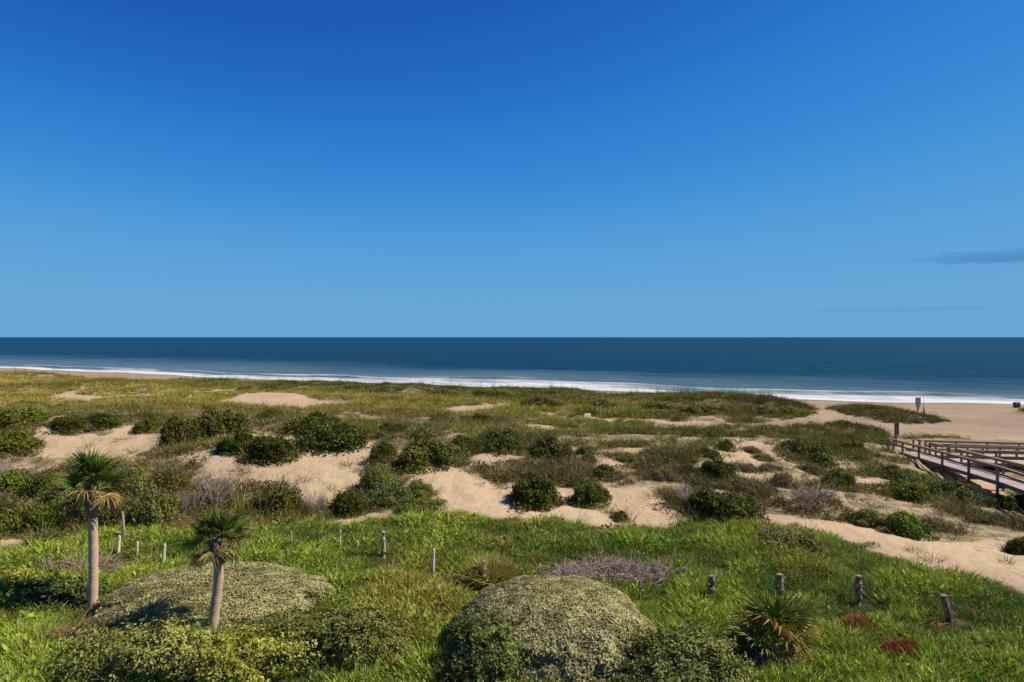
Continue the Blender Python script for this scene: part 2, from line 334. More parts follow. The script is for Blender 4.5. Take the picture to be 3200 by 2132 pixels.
# ------------------------------------------------------------------ mesh helpers
def np_mesh(name, V, F, mats=(), attrs=None, smooth=False, face_attrs=None):
    V = np.ascontiguousarray(V, np.float32); F = np.ascontiguousarray(F, np.int32); k = F.shape[1]
    me = bpy.data.meshes.new(name); me.vertices.add(len(V)); me.vertices.foreach_set('co', V.ravel())
    me.loops.add(F.size); me.loops.foreach_set('vertex_index', F.ravel())
    me.polygons.add(len(F)); me.polygons.foreach_set('loop_start', np.arange(0, F.size, k, dtype=np.int32)); me.polygons.foreach_set('loop_total', np.full(len(F), k, np.int32))
    if smooth: me.polygons.foreach_set('use_smooth', np.ones(len(F), bool))
    for nm, a in (attrs or {}).items():
        at = me.attributes.new(nm, 'FLOAT', 'POINT'); at.data.foreach_set('value', np.ascontiguousarray(a, np.float32))
    for m in mats: me.materials.append(m)
    me.update(calc_edges=True); me.validate(); return me
def obj(name, me, parent=None, loc=None, color=None, rot=None, scale=None):
    o = bpy.data.objects.new(name, me); COL.objects.link(o)
    if parent is not None: o.parent = parent
    if loc is not None: o.location = loc
    if rot is not None: o.rotation_euler = rot
    if scale is not None: o.scale = scale
    if color is not None: o.color = (*color, 1)
    return o
def tag(o, label=None, cat=None, group=None, kind=None):
    if label: o['label'] = label
    if cat: o['category'] = cat
    if group: o['group'] = group
    if kind: o['kind'] = kind
    return o
class MB:
    """collects boxes, bars and tubes into one mesh"""
    def __init__(s): s.v = []; s.f = []
    def add(s, V, F):
        o = len(s.v); s.v += [tuple(p) for p in V]; s.f += [tuple(i + o for i in q) for q in F]; return s
    def box(s, c, d, M=None, taper=1.0):
        x, y, z = (k / 2 for k in d)
        P = [Vector((sx * x * (taper if sz > 0 else 1), sy * y * (taper if sz > 0 else 1), sz * z)) for sz in (-1, 1) for sx, sy in ((-1, -1), (1, -1), (1, 1), (-1, 1))]
        if M is not None: P = [M @ p for p in P]
        P = [p + Vector(c) for p in P]
        return s.add(P, [(3, 2, 1, 0), (4, 5, 6, 7), (0, 1, 5, 4), (1, 2, 6, 5), (2, 3, 7, 6), (3, 0, 4, 7)])
    def bar(s, a, b, w, h):
        a = Vector(a); b = Vector(b); d = b - a; L = d.length; q = d.to_track_quat('Y', 'Z').to_matrix()
        return s.box((a + b) / 2, (w, L, h), q)
    def tube(s, pts, rad, n=6, cap=True):
        pts = [Vector(p) for p in pts]; base = len(s.v)
        for i, p in enumerate(pts):
            d = (pts[min(i + 1, len(pts) - 1)] - pts[max(i - 1, 0)]).normalized(); q = d.to_track_quat('Z', 'X'); r = rad[i] if hasattr(rad, '__len__') else rad
            for k in range(n):
                a = 2 * math.pi * k / n; s.v.append(tuple(p + q @ Vector((r * math.cos(a), r * math.sin(a), 0))))
        for i in range(len(pts) - 1):
            for k in range(n):
                a = base + i * n + k; b = base + i * n + (k + 1) % n; s.f.append((a, b, b + n, a + n))
        if cap: s.f.append(tuple(base + (len(pts) - 1) * n + k for k in range(n))); s.f.append(tuple(base + n - 1 - k for k in range(n)))
        return s
    def mesh(s, name, mat, smooth=False):
        me = bpy.data.meshes.new(name); me.from_pydata(s.v, [], s.f); me.materials.append(mat)
        if smooth: me.polygons.foreach_set('use_smooth', [True] * len(me.polygons))
        me.update(); return me
    def build(s, name, mat, parent=None, **k):
        return obj(name, s.mesh(name, mat, k.pop('smooth', False)), parent, **k)
def unit(a): return a / (np.linalg.norm(a, axis=-1, keepdims=True) + 1e-9)
def leaf_mesh(name, P, A, Nn, L, W, var, hue, mat=None):
    """one folded diamond leaf (quad) per point: P base, A axis, Nn normal"""
    A = unit(A); S = unit(np.cross(A, Nn)); N2 = unit(np.cross(S, A)); L = L[:, None]; W = W[:, None]; n = len(P)
    V = np.empty((n, 4, 3)); V[:, 0] = P; V[:, 1] = P + A * L * .45 + S * W * .5 + N2 * L * .06; V[:, 2] = P + A * L - N2 * L * .10; V[:, 3] = P + A * L * .45 - S * W * .5 + N2 * L * .06
    F = np.arange(n * 4).reshape(n, 4)
    return np_mesh(name, V.reshape(-1, 3), F, [mat or M_LEAF], {'leafvar': np.repeat(var, 4), 'leafhue': np.repeat(hue, 4)})

# ------------------------------------------------------------------ ground and sea
def grid_faces(nu, nv):
    i = np.arange(nu * nv).reshape(nu, nv)
    return np.stack([i[:-1, :-1], i[1:, :-1], i[1:, 1:], i[:-1, 1:]], -1).reshape(-1, 4)
def build_ground():
    ys = [-60., -30, -10, 2, 8, 12]; y = 14.0
    while y < 150: ys.append(y); y += max(.10, y * .0052)
    while y < 560: ys.append(y); y *= 1.03
    ys = np.array(ys); nu = 560; u = np.linspace(-1, 1, nu)
    Xw = np.maximum(ys, 22) * 1.25 + 4
    X = u[:, None] * Xw[None]; Y = np.repeat(ys[None], nu, 0)
    ins = (X > GX0 + 1) & (X < GX1 - 2) & (Y > 1) & (Y < GY1 - 2)
    Z = H(X, Y); far = base_h(X, Y).reshape(X.shape); Z = np.where(ins, Z, far)
    sand = samp(M_SAND, X, Y); green = samp(M_GREEN, X, Y); isl = samp(M_ISL, X, Y)
    dist = Y - shoreY(X)
    onb = (~ins) & (dist > -60); sand = np.where(onb, 1, sand); green = np.where((Y < 14), 1, green)
    sm = sstep(.4, .9, sand)
    Z = Z + sm * (fbm(X / .8, Y / .8, 3, 55) * .19 * sstep(120, 60, Y) + np.abs(fbm(X / 3.5 + Y * .05, Y / 2.5, 3, 58)) * .22 * (dist < -14)) + (1 - sm) * fbm(X / .7, Y / .7, 2, 61) * .08
    wet = sstep(-11, -2, dist + 5 * fbm(X / 9, Y / 9, 2, 71)) * .95
    bch = np.clip(sstep(.3, .8, np.where(ins, samp(M_BEACH, X, Y), 1) * (dist > -70)) + sstep(60, 72, Y) * sstep(14, 30, X), 0, 1)
    me = np_mesh('ground', np.stack([X, Y, Z], -1).reshape(-1, 3), grid_faces(nu, len(ys)), [M_GROUND], {'sand': sand.ravel(), 'green': green.ravel(), 'wet': wet.ravel(), 'beach': bch.ravel()}, True)
    me.flip_normals() if me.polygons[0].normal.z < 0 else None
    tag(obj('ground', me), kind='structure')
build_ground()
def build_sea():
    ds = [-14., -12]; d = -11.0
    while d < 60000: ds.append(d); d += max(.45, (d + 11) * .022)
    ds = np.array(ds); nu = 620; u = np.linspace(-1, 1, nu)
    X = (u[:, None] * 260 - 40) * (1 + np.maximum(ds, 0)[None] / 110.0)
    Y0 = shoreY(np.clip(X, -700, 420)) ; fade = np.exp(-np.maximum(ds, 0) / 900.0)
    Y = (Y0 - 160) * fade[None] + 160 + ds[None]
    Dd = np.repeat(ds[None], nu, 0)
    w = fbm(X / 60, Y / 60, 3, 81); w2 = fbm(X / 16, Dd / 5, 3, 85)
    # breakers: two uneven ridges running along the shore
    Z = np.zeros_like(X)
    for c0, hgt, wd, sd in ((7, .55, 1.7, 1), (17, .75, 2.2, 2), (31, .55, 3.0, 3)):
        c = c0 + 9 * fbm(X / 45, X * 0 + sd, 2, 90 + sd) + 3 * fbm(X / 9, X * 0, 2, 93 + sd)
        e = np.clip(.6 + 2.2 * fbm(X / 38, X * 0 + sd * 5, 2, 97 + sd), 0, 1.3)
        t = (Dd - c) / wd; Z += hgt * e * np.exp(-np.where(t < 0, t * 2.0, t * .8) ** 2)
    Z += (fbm(X / 30, Dd / 7, 4, 101)) * .7 * sstep(8, 50, Dd) * sstep(2500, 500, Dd)
    Z += .02 + np.where(Dd < 0, -Dd * .012, 0)
    width = np.interp(X, [-300, -150, -60, 0, 60, 110], [16, 18, 26, 36, 30, 24])
    foam = sstep(1.2, .1, Dd / width + .9 * w2 + .7 * w) * .62 + .33 * sstep(1, .3, Dd / (width * .55) + .8 * w2)
    foam = np.maximum(foam, np.clip(Z * 1.1 - .12, 0, 1) * sstep(45, 15, Dd))
    foam *= sstep(-9, -3.5, Dd + 5 * fbm(X / 11, X * 0, 3, 110))
    sh = sstep(1.0, .0, (Dd + 50 * w) / np.interp(X, [-300, -150, 0, 60, 110], [190, 170, 120, 110, 100]))
    far = sstep(600, 6000, Dd)
    me = np_mesh('sea', np.stack([X, Y, Z], -1).reshape(-1, 3), grid_faces(nu, len(ds)), [M_SEA], {'foam': foam.ravel(), 'shallow': sh.ravel(), 'far': far.ravel()}, True)
    me.flip_normals() if me.polygons[0].normal.z < 0 else None
    tag(obj('sea', me), kind='structure')
build_sea()

# ------------------------------------------------------------------ grass tufts scattered with geometry nodes
PROTO = bpy.data.collections.new('tuft_kinds')      # never linked to the scene: only instanced
def blades(n, L, W, spread, bend, rs, up=1.0, seeds=0, lean=(0, 0)):
    a = rs.rand(n) * 2 * np.pi; r = spread * np.sqrt(rs.rand(n)); P = np.stack([r * np.cos(a), r * np.sin(a), np.full(n, -.06)], -1)
    a2 = a + rs.randn(n) * .7; t = np.abs(rs.randn(n)) * bend + .12
    D = np.stack([np.cos(a2) * t + lean[0], np.sin(a2) * t + lean[1], np.full(n, up)], -1); D = unit(D)
    l = L * (.55 + .6 * rs.rand(n)); w = W * (.6 + .7 * rs.rand(n))
    Sd = unit(np.cross(D, rs.randn(n, 3)))
    G = np.stack([np.cos(a2), np.sin(a2), -.9 * np.ones(n)], -1)
    lv = []
    for k, f in enumerate((0, .38, .72, 1.0)):
        c = P + D * (l * f)[:, None] + G * (l * (f ** 2) * (.12 + .42 * bend * rs.rand(n) if k == 0 else b_))[:, None] if k else P
        if k == 0: b_ = .08 + .5 * bend * rs.rand(n)
        lv.append((c, w * (1, .9, .6, .05)[k]))
    V = np.empty((n, 8, 3))
    for k, (c, ww) in enumerate(lv): V[:, 2 * k] = c - Sd * ww[:, None] / 2; V[:, 2 * k + 1] = c + Sd * ww[:, None] / 2
    b = (np.arange(n) * 8)[:, None, None]
    F = (np.array([[0, 1, 3, 2], [2, 3, 5, 4], [4, 5, 7, 6]])[None] + b).reshape(-1, 4)
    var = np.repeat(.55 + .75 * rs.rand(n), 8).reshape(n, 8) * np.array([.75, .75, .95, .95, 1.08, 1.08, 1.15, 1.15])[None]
    return V.reshape(-1, 3), F, var.ravel()
def tuft(name, parts):
    Vs, Fs, As, o = [], [], [], 0
    for V, F, a in parts: Vs.append(V); Fs.append(F + o); As.append(a); o += len(V)
    me = np_mesh(name, np.concatenate(Vs), np.concatenate(Fs), [M_GRASS], {'leafvar': np.concatenate(As)})
    ob = bpy.data.objects.new(name, me); PROTO.objects.link(ob)
def leafy(n, L, W, rad, hgt, rs):
    """broad little leaves in a low clump"""
    d = unit(rs.randn(n, 3)); d[:, 2] = np.abs(d[:, 2]); rr = .5 + .5 * rs.rand(n) ** .5
    P = d * rr[:, None] * np.array([rad, rad, hgt]); A = unit(d * .6 + rs.randn(n, 3) * .7 + np.array([0, 0, .35])); S = unit(np.cross(A, rs.randn(n, 3)))
    l = (L * (.6 + .7 * rs.rand(n)))[:, None]; w = (W * (.7 + .6 * rs.rand(n)))[:, None]
    V = np.stack([P, P + A * l * .5 + S * w * .5, P + A * l, P + A * l * .5 - S * w * .5], 1)
    return V.reshape(-1, 3), np.arange(n * 4).reshape(n, 4), np.repeat(.55 + .8 * rs.rand(n), 4)
rs = np.random.RandomState(3)
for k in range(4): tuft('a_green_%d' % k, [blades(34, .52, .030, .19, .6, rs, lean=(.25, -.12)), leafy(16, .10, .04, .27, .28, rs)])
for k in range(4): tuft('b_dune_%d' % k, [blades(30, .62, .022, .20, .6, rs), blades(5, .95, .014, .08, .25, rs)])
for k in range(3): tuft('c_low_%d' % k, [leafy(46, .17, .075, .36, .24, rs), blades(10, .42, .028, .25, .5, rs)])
def oats(k, rs):
    V, F, a = blades(k, 1.7, .022, .12, .10, rs, up=2.5); h = V[:, 2] > 1.05; return V, F, np.where(h, a * 1.3, a)
for k in range(2): tuft('d_oats_%d' % k, [oats(6, rs), blades(14, .55, .02, .15, .5, rs)])
def scatter(name, P, rot, scl, idx, tint, label, cat):
    me = bpy.data.meshes.new(name); me.vertices.add(len(P)); me.vertices.foreach_set('co', np.ascontiguousarray(P, np.float32).ravel())
    for nm, ty, arr, key in (('rot', 'FLOAT_VECTOR', rot, 'vector'), ('scl', 'FLOAT_VECTOR', scl, 'vector'), ('tint', 'FLOAT_VECTOR', tint, 'vector'), ('idx', 'INT', idx, 'value')):
        a = me.attributes.new(nm, ty, 'POINT'); a.data.foreach_set(key, np.ascontiguousarray(arr, np.int32 if ty == 'INT' else np.float32).ravel())
    me.materials.append(M_GRASS)
    o = obj(name, me)
    ng = bpy.data.node_groups.new('scatter_' + name, 'GeometryNodeTree')
    ng.interface.new_socket(name='Geometry', in_out='INPUT', socket_type='NodeSocketGeometry'); ng.interface.new_socket(name='Geometry', in_out='OUTPUT', socket_type='NodeSocketGeometry')
    n, l = ng.nodes, ng.links; gi = n.new('NodeGroupInput'); go = n.new('NodeGroupOutput'); ip = n.new('GeometryNodeInstanceOnPoints'); ci = n.new('GeometryNodeCollectionInfo')
    ci.inputs['Collection'].default_value = PROTO; ci.inputs['Separate Children'].default_value = True; ci.inputs['Reset Children'].default_value = True
    def na(nm, ty):
        a = n.new('GeometryNodeInputNamedAttribute'); a.data_type = ty; a.inputs['Name'].default_value = nm; return a.outputs['Attribute']
    l.new(gi.outputs[0], ip.inputs['Points']); l.new(ci.outputs[0], ip.inputs['Instance']); ip.inputs['Pick Instance'].default_value = True
    l.new(na('idx', 'INT'), ip.inputs['Instance Index']); l.new(na('rot', 'FLOAT_VECTOR'), ip.inputs['Rotation']); l.new(na('scl', 'FLOAT_VECTOR'), ip.inputs['Scale'])
    l.new(ip.outputs[0], go.inputs[0])
    md = o.modifiers.new('scatter', 'NODES'); md.node_group = ng
    tag(o, label, cat, kind='stuff'); return o
def fan_points(y0, y1, dens, umax, rs):
    """random ground points between two distances, dens(y) per square metre"""
    out = []; y = y0
    while y < y1:
        dy = max(.5, y * .02); wdt = 2 * (umax * y + 3); n = rs.poisson(wdt * dy * dens(y))
        out.append(np.stack([(rs.rand(n) - .5) * wdt, y + rs.rand(n) * dy], -1)); y += dy
    return np.concatenate(out)
def lerp3(a, b, t): return np.asarray(a)[None] * (1 - t[:, None]) + np.asarray(b)[None] * t[:, None]
STK = ((268, 1262), (286, 1230), (313, 1273), (371, 1291), (506, 1280), (668, 1250), (781, 1255), (881, 1273), (995, 1308), (1112, 1350), (1470, 1382), (1637, 1372), (1794, 1381), (1975, 1382), (2192, 1426))
SHR = []         # shrubs already placed: x, y, width, depth
def scatter_all():
    rs = np.random.RandomState(5)
    # bright green cover of the near slope
    P = fan_points(14.5, 40, lambda y: 34 if y < 27 else 26, .98, rs)
    g = samp(M_GREEN, P[:, 0], P[:, 1]); s = samp(M_SAND, P[:, 0], P[:, 1]); keep = rs.rand(len(P)) < g * (1 - s)
    lx, ly, _ = hit(60, 1300); red = np.exp(-((P[:, 0] - hit(230, 1310)[0]) / 2.6) ** 2 - ((P[:, 1] - 26) / 1.3) ** 2)
    keep &= rs.rand(len(P)) > red * .75
    bx_, by_, _ = hit(1412, 1345); keep &= rs.rand(len(P)) > .85 * np.exp(-((P[:, 0] - bx_) / 2.6) ** 4 - ((P[:, 1] - by_ - .6) / 1.1) ** 4)
    gap = fbm(P[:, 0] / 1.1, P[:, 1] / 1.1, 3, 133); keep &= rs.rand(len(P)) < 1 - .85 * sstep(.10, .24, gap)
    P = P[keep]; n = len(P); x, y = P.T
    nb = fbm(x / 2.6, y / 2.6, 3, 120); ns = fbm(x / .8, y / .8, 2, 125); ny = fbm(x / 5, y / 5, 3, 131)
    t = np.clip(.5 + nb * 2.0 + ns * 1.0 + rs.randn(n) * .2, 0, 1)
    c = lerp3((.105, .158, .026), (.285, .360, .044), t)
    ye = np.clip(sstep(.10, .3, ny) * .8 + sstep(.28, .42, ns) * .5, 0, 1)
    lowleft = sstep(-9, -13, x) * sstep(30, 24, y) * .5
    c = c * (1 - ye[:, None] * .55) + np.array([.36, .29, .055]) * (ye[:, None] * .55)
    dead = rs.rand(n) < (.06 + .2 * sstep(.2, .4, ny) + .12 * lowleft)
    c[dead] = np.array([.34, .19, .07]) * (.6 + .7 * rs.rand(dead.sum()))[:, None]
    z = H(x, y); hs_ = .62 + .85 * np.clip(.45 + 1.5 * nb + 1.6 * ns, 0, 1); hs_ *= .85 + .3 * rs.rand(n)
    hs_ *= np.where(samp(M_GREEN, x, y) < .95, .8, 1)
    for px_, py_ in STK:
        sx_, sy_, _ = hit(px_, py_ + 12, HF); hs_ *= 1 - .62 * np.exp(-((x - sx_) / .55) ** 2 - ((y - sy_ + .55) / .85) ** 2)
    scl = np.stack([hs_ * 1.0, hs_ * 1.0, hs_], -1)
    rot = np.stack([rs.randn(n) * .12, rs.randn(n) * .12, rs.randn(n) * .9], -1)
    idx = rs.randint(0, 4, n); low = rs.rand(n) < .13; idx[low] = 8 + rs.randint(0, 3, low.sum())
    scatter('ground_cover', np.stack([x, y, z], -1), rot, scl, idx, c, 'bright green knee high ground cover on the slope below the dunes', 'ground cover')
    # dune grass
    P = fan_points(27, 215, lambda y: 11 * (40 / max(y, 40)) ** 1.5, .95, rs); nf_ = len(P); ring = []
    for cx, cy, w, d in SHR:
        k = int(min(30, 5 + 6 * w) * (.45 if samp(M_SAND, cx, cy - d * .6) > .5 else 1)); a = rs.rand(k) * 6.283; q = .75 + .6 * rs.rand(k) ** 2
        ring.append(np.stack([cx + np.cos(a) * q * w / 2, cy + np.sin(a) * q * d / 2], -1))
    P = np.concatenate([P] + ring); isring = np.arange(len(P)) >= nf_
    x, y = P.T
    s = samp(M_SAND, x, y); g = samp(M_GREEN, x, y); isl = samp(M_ISL, x, y)
    fr = np.interp(x, FRX, FRY)
    clump = fbm(x / 2.4, y / 2.4, 3, 140); patch = fbm(x / 9, y / 9, 3, 150)
    cover = np.clip(.55 + 2.4 * clump + 1.2 * patch + .35 * sstep(60, 75, y), .03, 1)
    midright = sstep(-2, 6, x) * sstep(62, 54, y); cover = np.clip(cover - (.42 + 1.0 * np.abs(clump)) * midright * (clump < .09), .02, 1)
    cover = np.clip(cover + .55 * sstep(-30, -14, y - fr) * sstep(-12, 4, x), 0, 1); cover = np.where(isl > .25, 1, cover)
    keep = ((rs.rand(len(P)) < cover * (1 - s) ** 2 + .012 * sstep(70, 50, y)) | isring) & (g < .6) & ((y < fr + 9) | (isl > .3))
    onbw = (x > 29.3) & (y > 30) & (y < 62) & (x < 34 + (y - 42.5) * .18); keep &= ~(onbw & (rs.rand(len(P)) < .75))
    keep &= ~((x > 35) & (y > 57.5) & (y < 66))
    P = P[keep]; x, y = P.T; n = len(P); clump = clump[keep]; patch = patch[keep]; isl = isl[keep]; s = s[keep]
    far = sstep(58, 78, y); crest = sstep(-26, -8, y - np.interp(x, FRX, FRY))
    # colour: pale gold in the hollow, olive on the fore dune, brown-olive between
    gold = (.42, .32, .075); goldg = (.32, .27, .045); olive = (.19, .18, .035); dol = (.11, .11, .022); brown = (.27, .19, .085); grn = (.19, .22, .028)
    t = np.clip(.5 + 2 * patch + rs.randn(n) * .2, 0, 1)
    cm = lerp3(brown, olive, t); cf = lerp3(gold, goldg, t); cc = lerp3(olive, dol, np.clip(.45 + 2.5 * clump + rs.randn(n) * .15, 0, 1))
    leftness = sstep(8, -25, x)
    cf = cf * leftness[:, None] + lerp3(goldg, grn, t) * (1 - leftness[:, None])
    cr = crest * (1 - .65 * sstep(-30, -90, x))
    c = cm * (1 - far[:, None]) + cf * far[:, None]; c = c * (1 - cr[:, None]) + cc * cr[:, None]
    gr = sstep(-2, 8, x) * sstep(45, 55, y) * sstep(75, 62, y) * .75; c = c * (1 - gr[:, None]) + lerp3(grn, olive, t) * gr[:, None]
    mo = fbm(x / 11 + y * .02, y / 4.5, 3, 160); c = c * (1 + 1.3 * np.clip(mo, -.3, .3))[:, None]; dk = np.maximum(sstep(.10, .26, clump + rs.randn(n) * .05) * .6, sstep(.13, .25, mo + rs.randn(n) * .03) * .55); c = c * (1 - dk[:, None]) + np.array([.085, .10, .02]) * dk[:, None]
    c[isl > .3] = np.array([.115, .105, .022])
    c = c * (.75 + .5 * rs.rand(n))[:, None]
    sc = (.75 + .55 * rs.rand(n)) * (1 + .9 * sstep(50, 130, y)) * np.where(isl > .3, 1.0, 1) * (1 + .8 * clump)
    scl = np.stack([sc * 1.15, sc * 1.15, sc * (.85 - .40 * sstep(60, 120, y))], -1)
    rot = np.stack([rs.randn(n) * .1, rs.randn(n) * .1, rs.rand(n) * 6.28], -1)
    idx = 4 + rs.randint(0, 4, n); low = rs.rand(n) < .28; idx[low] = 8 + rs.randint(0, 3, low.sum())
    oat = (rs.rand(n) < .035 * crest + .004) & (isl < .3); idx[oat] = 11 + rs.randint(0, 2, oat.sum()); scl[oat] = (.95 + .4 * rs.rand(oat.sum()))[:, None]; c[oat] = c[oat] * .8 + np.array([.06, .045, .015])
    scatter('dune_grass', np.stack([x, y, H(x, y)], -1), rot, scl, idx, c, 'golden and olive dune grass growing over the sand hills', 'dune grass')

# ------------------------------------------------------------------ shrubs
def lobes_crown(name, rs, nl, leaves, L, W, low=.0, up=.25, flat=1.0, rag=.12):
    """many-lobed crown in the unit dome (x, y in -1..1, z in 0..1)"""
    C = []
    for i in range(nl):
        a = rs.rand() * 6.283; r = rs.rand() ** .6 * .86; top = (.95 - .55 * r ** 2) * (.55 + .45 * rs.rand()); R0 = .13 + .20 * rs.rand()
        C.append((r * math.cos(a), r * math.sin(a), max(top - R0, .06), R0))
        if top > .5: C.append((r * math.cos(a) * .9, r * math.sin(a) * .9, top * .4, R0 * 1.25))
    C = np.array(C); nl = len(C); k = rs.choice(nl, leaves, p=C[:, 3] ** 2 / (C[:, 3] ** 2).sum())
    d = unit(rs.randn(leaves, 3)); d[:, 2] = np.where(d[:, 2] < -.5, -d[:, 2], d[:, 2])
    rr = C[k, 3] * (.55 + .5 * rs.rand(leaves) ** .6) * (1 + rag * rs.randn(leaves))
    P = C[k, :3] + d * rr[:, None]; P[:, 2] = np.abs(P[:, 2])
    sk = rs.rand(leaves) < .10; a_ = rs.rand(leaves) * 6.283; r_ = .8 + .35 * rs.rand(leaves)
    P[sk] = np.stack([np.cos(a_) * r_, np.sin(a_) * r_, .16 * rs.rand(leaves) ** 2], -1)[sk]
    T = rs.randn(leaves, 3); T -= d * (T * d).sum(1, keepdims=True)
    A = unit(T) + d * .45 + np.array([0, 0, up]); N = d + rs.randn(leaves, 3) * .4 + np.array([0, 0, .3])
    lv = rs.rand(nl); var = (.62 + .5 * rs.rand(leaves)) * (.8 + .45 * lv[k]); hue = np.clip(rs.rand(leaves) * .7 * (d[:, 2] > -.1) + .35 * (lv[k] - .5), 0, 1) * rs.rand(leaves)
    return leaf_mesh(name, P, A, N, L * (.6 + .8 * rs.rand(leaves)), W * (.6 + .8 * rs.rand(leaves)), var, hue)
def stems_mesh(name, rs, n, mat=None, hgt=.75, fine=3, r0=.03):
    mb = MB()
    for i in range(n):
        a = rs.rand() * 6.283; e = .25 + .6 * rs.rand(); h_ = hgt * (.6 + .5 * rs.rand()); b = Vector((.12 * math.cos(a), .12 * math.sin(a), -.08))
        m_ = Vector((e * .45 * math.cos(a + .3), e * .45 * math.sin(a + .3), h_ * .5)); t = Vector((e * math.cos(a), e * math.sin(a), h_))
        mb.tube([b, m_, t], [r0, r0 * .6, r0 * .2], 4, False)
        for j in range(fine):
            a2 = a + rs.randn() * .9; q = m_.lerp(t, rs.rand()); mb.tube([q, q + Vector((.22 * math.cos(a2), .22 * math.sin(a2), .12 + .2 * rs.rand()))], [r0 * .35, r0 * .1], 3, False)
    return mb.mesh(name, mat or M_STEM)
rs = np.random.RandomState(21)
DENSE = [lobes_crown('dense_crown', rs, 26, 8500, .086, .055) for _ in range(6)]
DENSES = [stems_mesh('shrub_stems', rs, 6) for _ in range(6)]
SCRUB = [lobes_crown('scrub_crown', rs, 26, 8000, .095, .042, up=.5, rag=.3) for _ in range(4)]
SCRUBS = [stems_mesh('scrub_stems', rs, 16, None, .95, 6, .022) for _ in range(4)]
DRY = [lobes_crown('dry_crown', rs, 18, 900, .10, .035, up=.7, rag=.4) for _ in range(2)]
DRYS = [stems_mesh('dry_stems', rs, 46, M_TWIG, .98, 9, .014) for _ in range(2)]
KIN = {'dense': (DENSE, DENSES), 'scrub': (SCRUB, SCRUBS), 'dry': (DRY, DRYS)}
C_DARK, C_MID, C_OLIVE, C_BROWN, C_GREY, C_BRIGHT = (.074, .088, .008), (.125, .145, .012), (.19, .185, .040), (.25, .185, .09), (.24, .21, .13), (.14, .19, .020)
_cnt = [0]
def shrub(kind, box, color, label, group=None, dep=.85, name='shrub', hmul=1.0):
    x0, x1, yt, yb = box; gx_, gy_, gz = hit((x0 + x1) / 2, yb - 1, HF)
    w = (x1 - x0) / FPX * gy_; d = min(w * dep, 4.5); cx = gx_; cy = gy_ + d * .40
    cx = (x0 + x1 - 2 * CX) / 2 / FPX * cy
    gz = min(Hs(cx, cy), Hs(cx, cy - d * .4), Hs(cx - w * .35, cy), Hs(cx + w * .35, cy)); zt = CAMZ - (yt - HY) / FPX * cy
    h_ = max(min((zt - gz) * hmul, 1.15 * w), .28 * w, .35)
    SHR.append((cx, cy, w, d))
    root = bpy.data.objects.new(name, None); COL.objects.link(root); root.location = (cx, cy, gz - .04); root.empty_display_size = .3
    i = _cnt[0]; _cnt[0] += 1; r_ = random.Random(i * 7 + 3)
    f, s = KIN[kind]; k = i % len(f); sgn = 1 if r_.random() < .5 else -1
    rz = r_.uniform(0, 6.28)
    # scale in the picture's axes, turned copies keep a round plan
    sx, sy = w / 2 * 1.14, d / 2 * 1.14
    if max(sx, sy) / min(sx, sy) > 1.4: rz = r_.choice([0, math.pi])
    cj = r_.uniform(.85, 1.2); col = tuple(c * cj * r_.uniform(.93, 1.07) for c in color)
    sc = (sx, sy, h_)
    tag(obj('foliage', f[k], root, color=col, scale=sc, rot=(0, 0, rz)), kind='stuff'); tag(obj('stems', s[k], root, scale=(sx * .9, sy * .9, h_ * .95), rot=(0, 0, rz)), kind='stuff')
    return tag(root, label, 'shrub', group)
TH = 'evergreen thicket above the sand slopes'; RG = 'low bushes along the middle dune ridge'; FD = 'dark bushes on the fore dune'; LS = 'scrub behind the tall palm'
for box, lab in (((110, 200, 946, 1000), 'long low evergreen shrub along the top of the small sand slope'), ((185, 292, 944, 986), 'flat topped evergreen shrub just behind the crest of the small sand slope'),
                 ((310, 372, 953, 996), 'small round evergreen shrub at the right shoulder of the small sand slope'), ((358, 470, 942, 1034), 'big bushy evergreen shrub filling the gap between the small and the large sand slope'),
                 ((430, 568, 932, 1012), 'wide evergreen shrub at the back of the thicket against golden grass'), ((505, 588, 985, 1046), 'evergreen shrub on the left brow of the large sand slope'),
                 ((560, 680, 985, 1066), 'broad evergreen shrub sitting low on the large sand slope'), ((590, 652, 937, 972), 'small bush topping the thicket behind a bare sand pocket'),
                 ((640, 800, 944, 1002), 'long evergreen shrub along the back of the thicket right of the sand pocket'), ((680, 842, 962, 1042), 'large evergreen shrub at the head of the large sand slope'),
                 ((575, 640, 1022, 1062), 'small evergreen bush tucked below the broad one on the large sand slope')):
    shrub('dense', box, C_DARK, lab, TH)
for box, lab in (((-60, 80, 985, 1052), 'green shrub touching the foot of the small sand slope'), ((-20, 112, 925, 985), 'green shrub beyond the small sand slope next to golden grass')):
    shrub('dense', box, C_MID, lab, 'shrubs beside the small sand slope')
for box, lab in (((850, 912, 1008, 1062), 'narrow dark shrub at the right rim of the large sand slope'), ((905, 1062, 1003, 1077), 'largest dark shrub of the clump between the large sand slope and pale flat'), ((1030, 1112, 993, 1042), 'dark shrub behind the largest shrub of the central clump'), ((1085, 1212, 978, 1037), 'dark sprawling shrub linking the central clump to the lone rounded bush')):
    shrub('dense', box, C_DARK, lab, 'shrubs atop the large sand slope')
shrub('dense', (1208, 1318, 993, 1062), C_DARK, 'rounded dark bush standing alone just behind the bare ridge saddle')
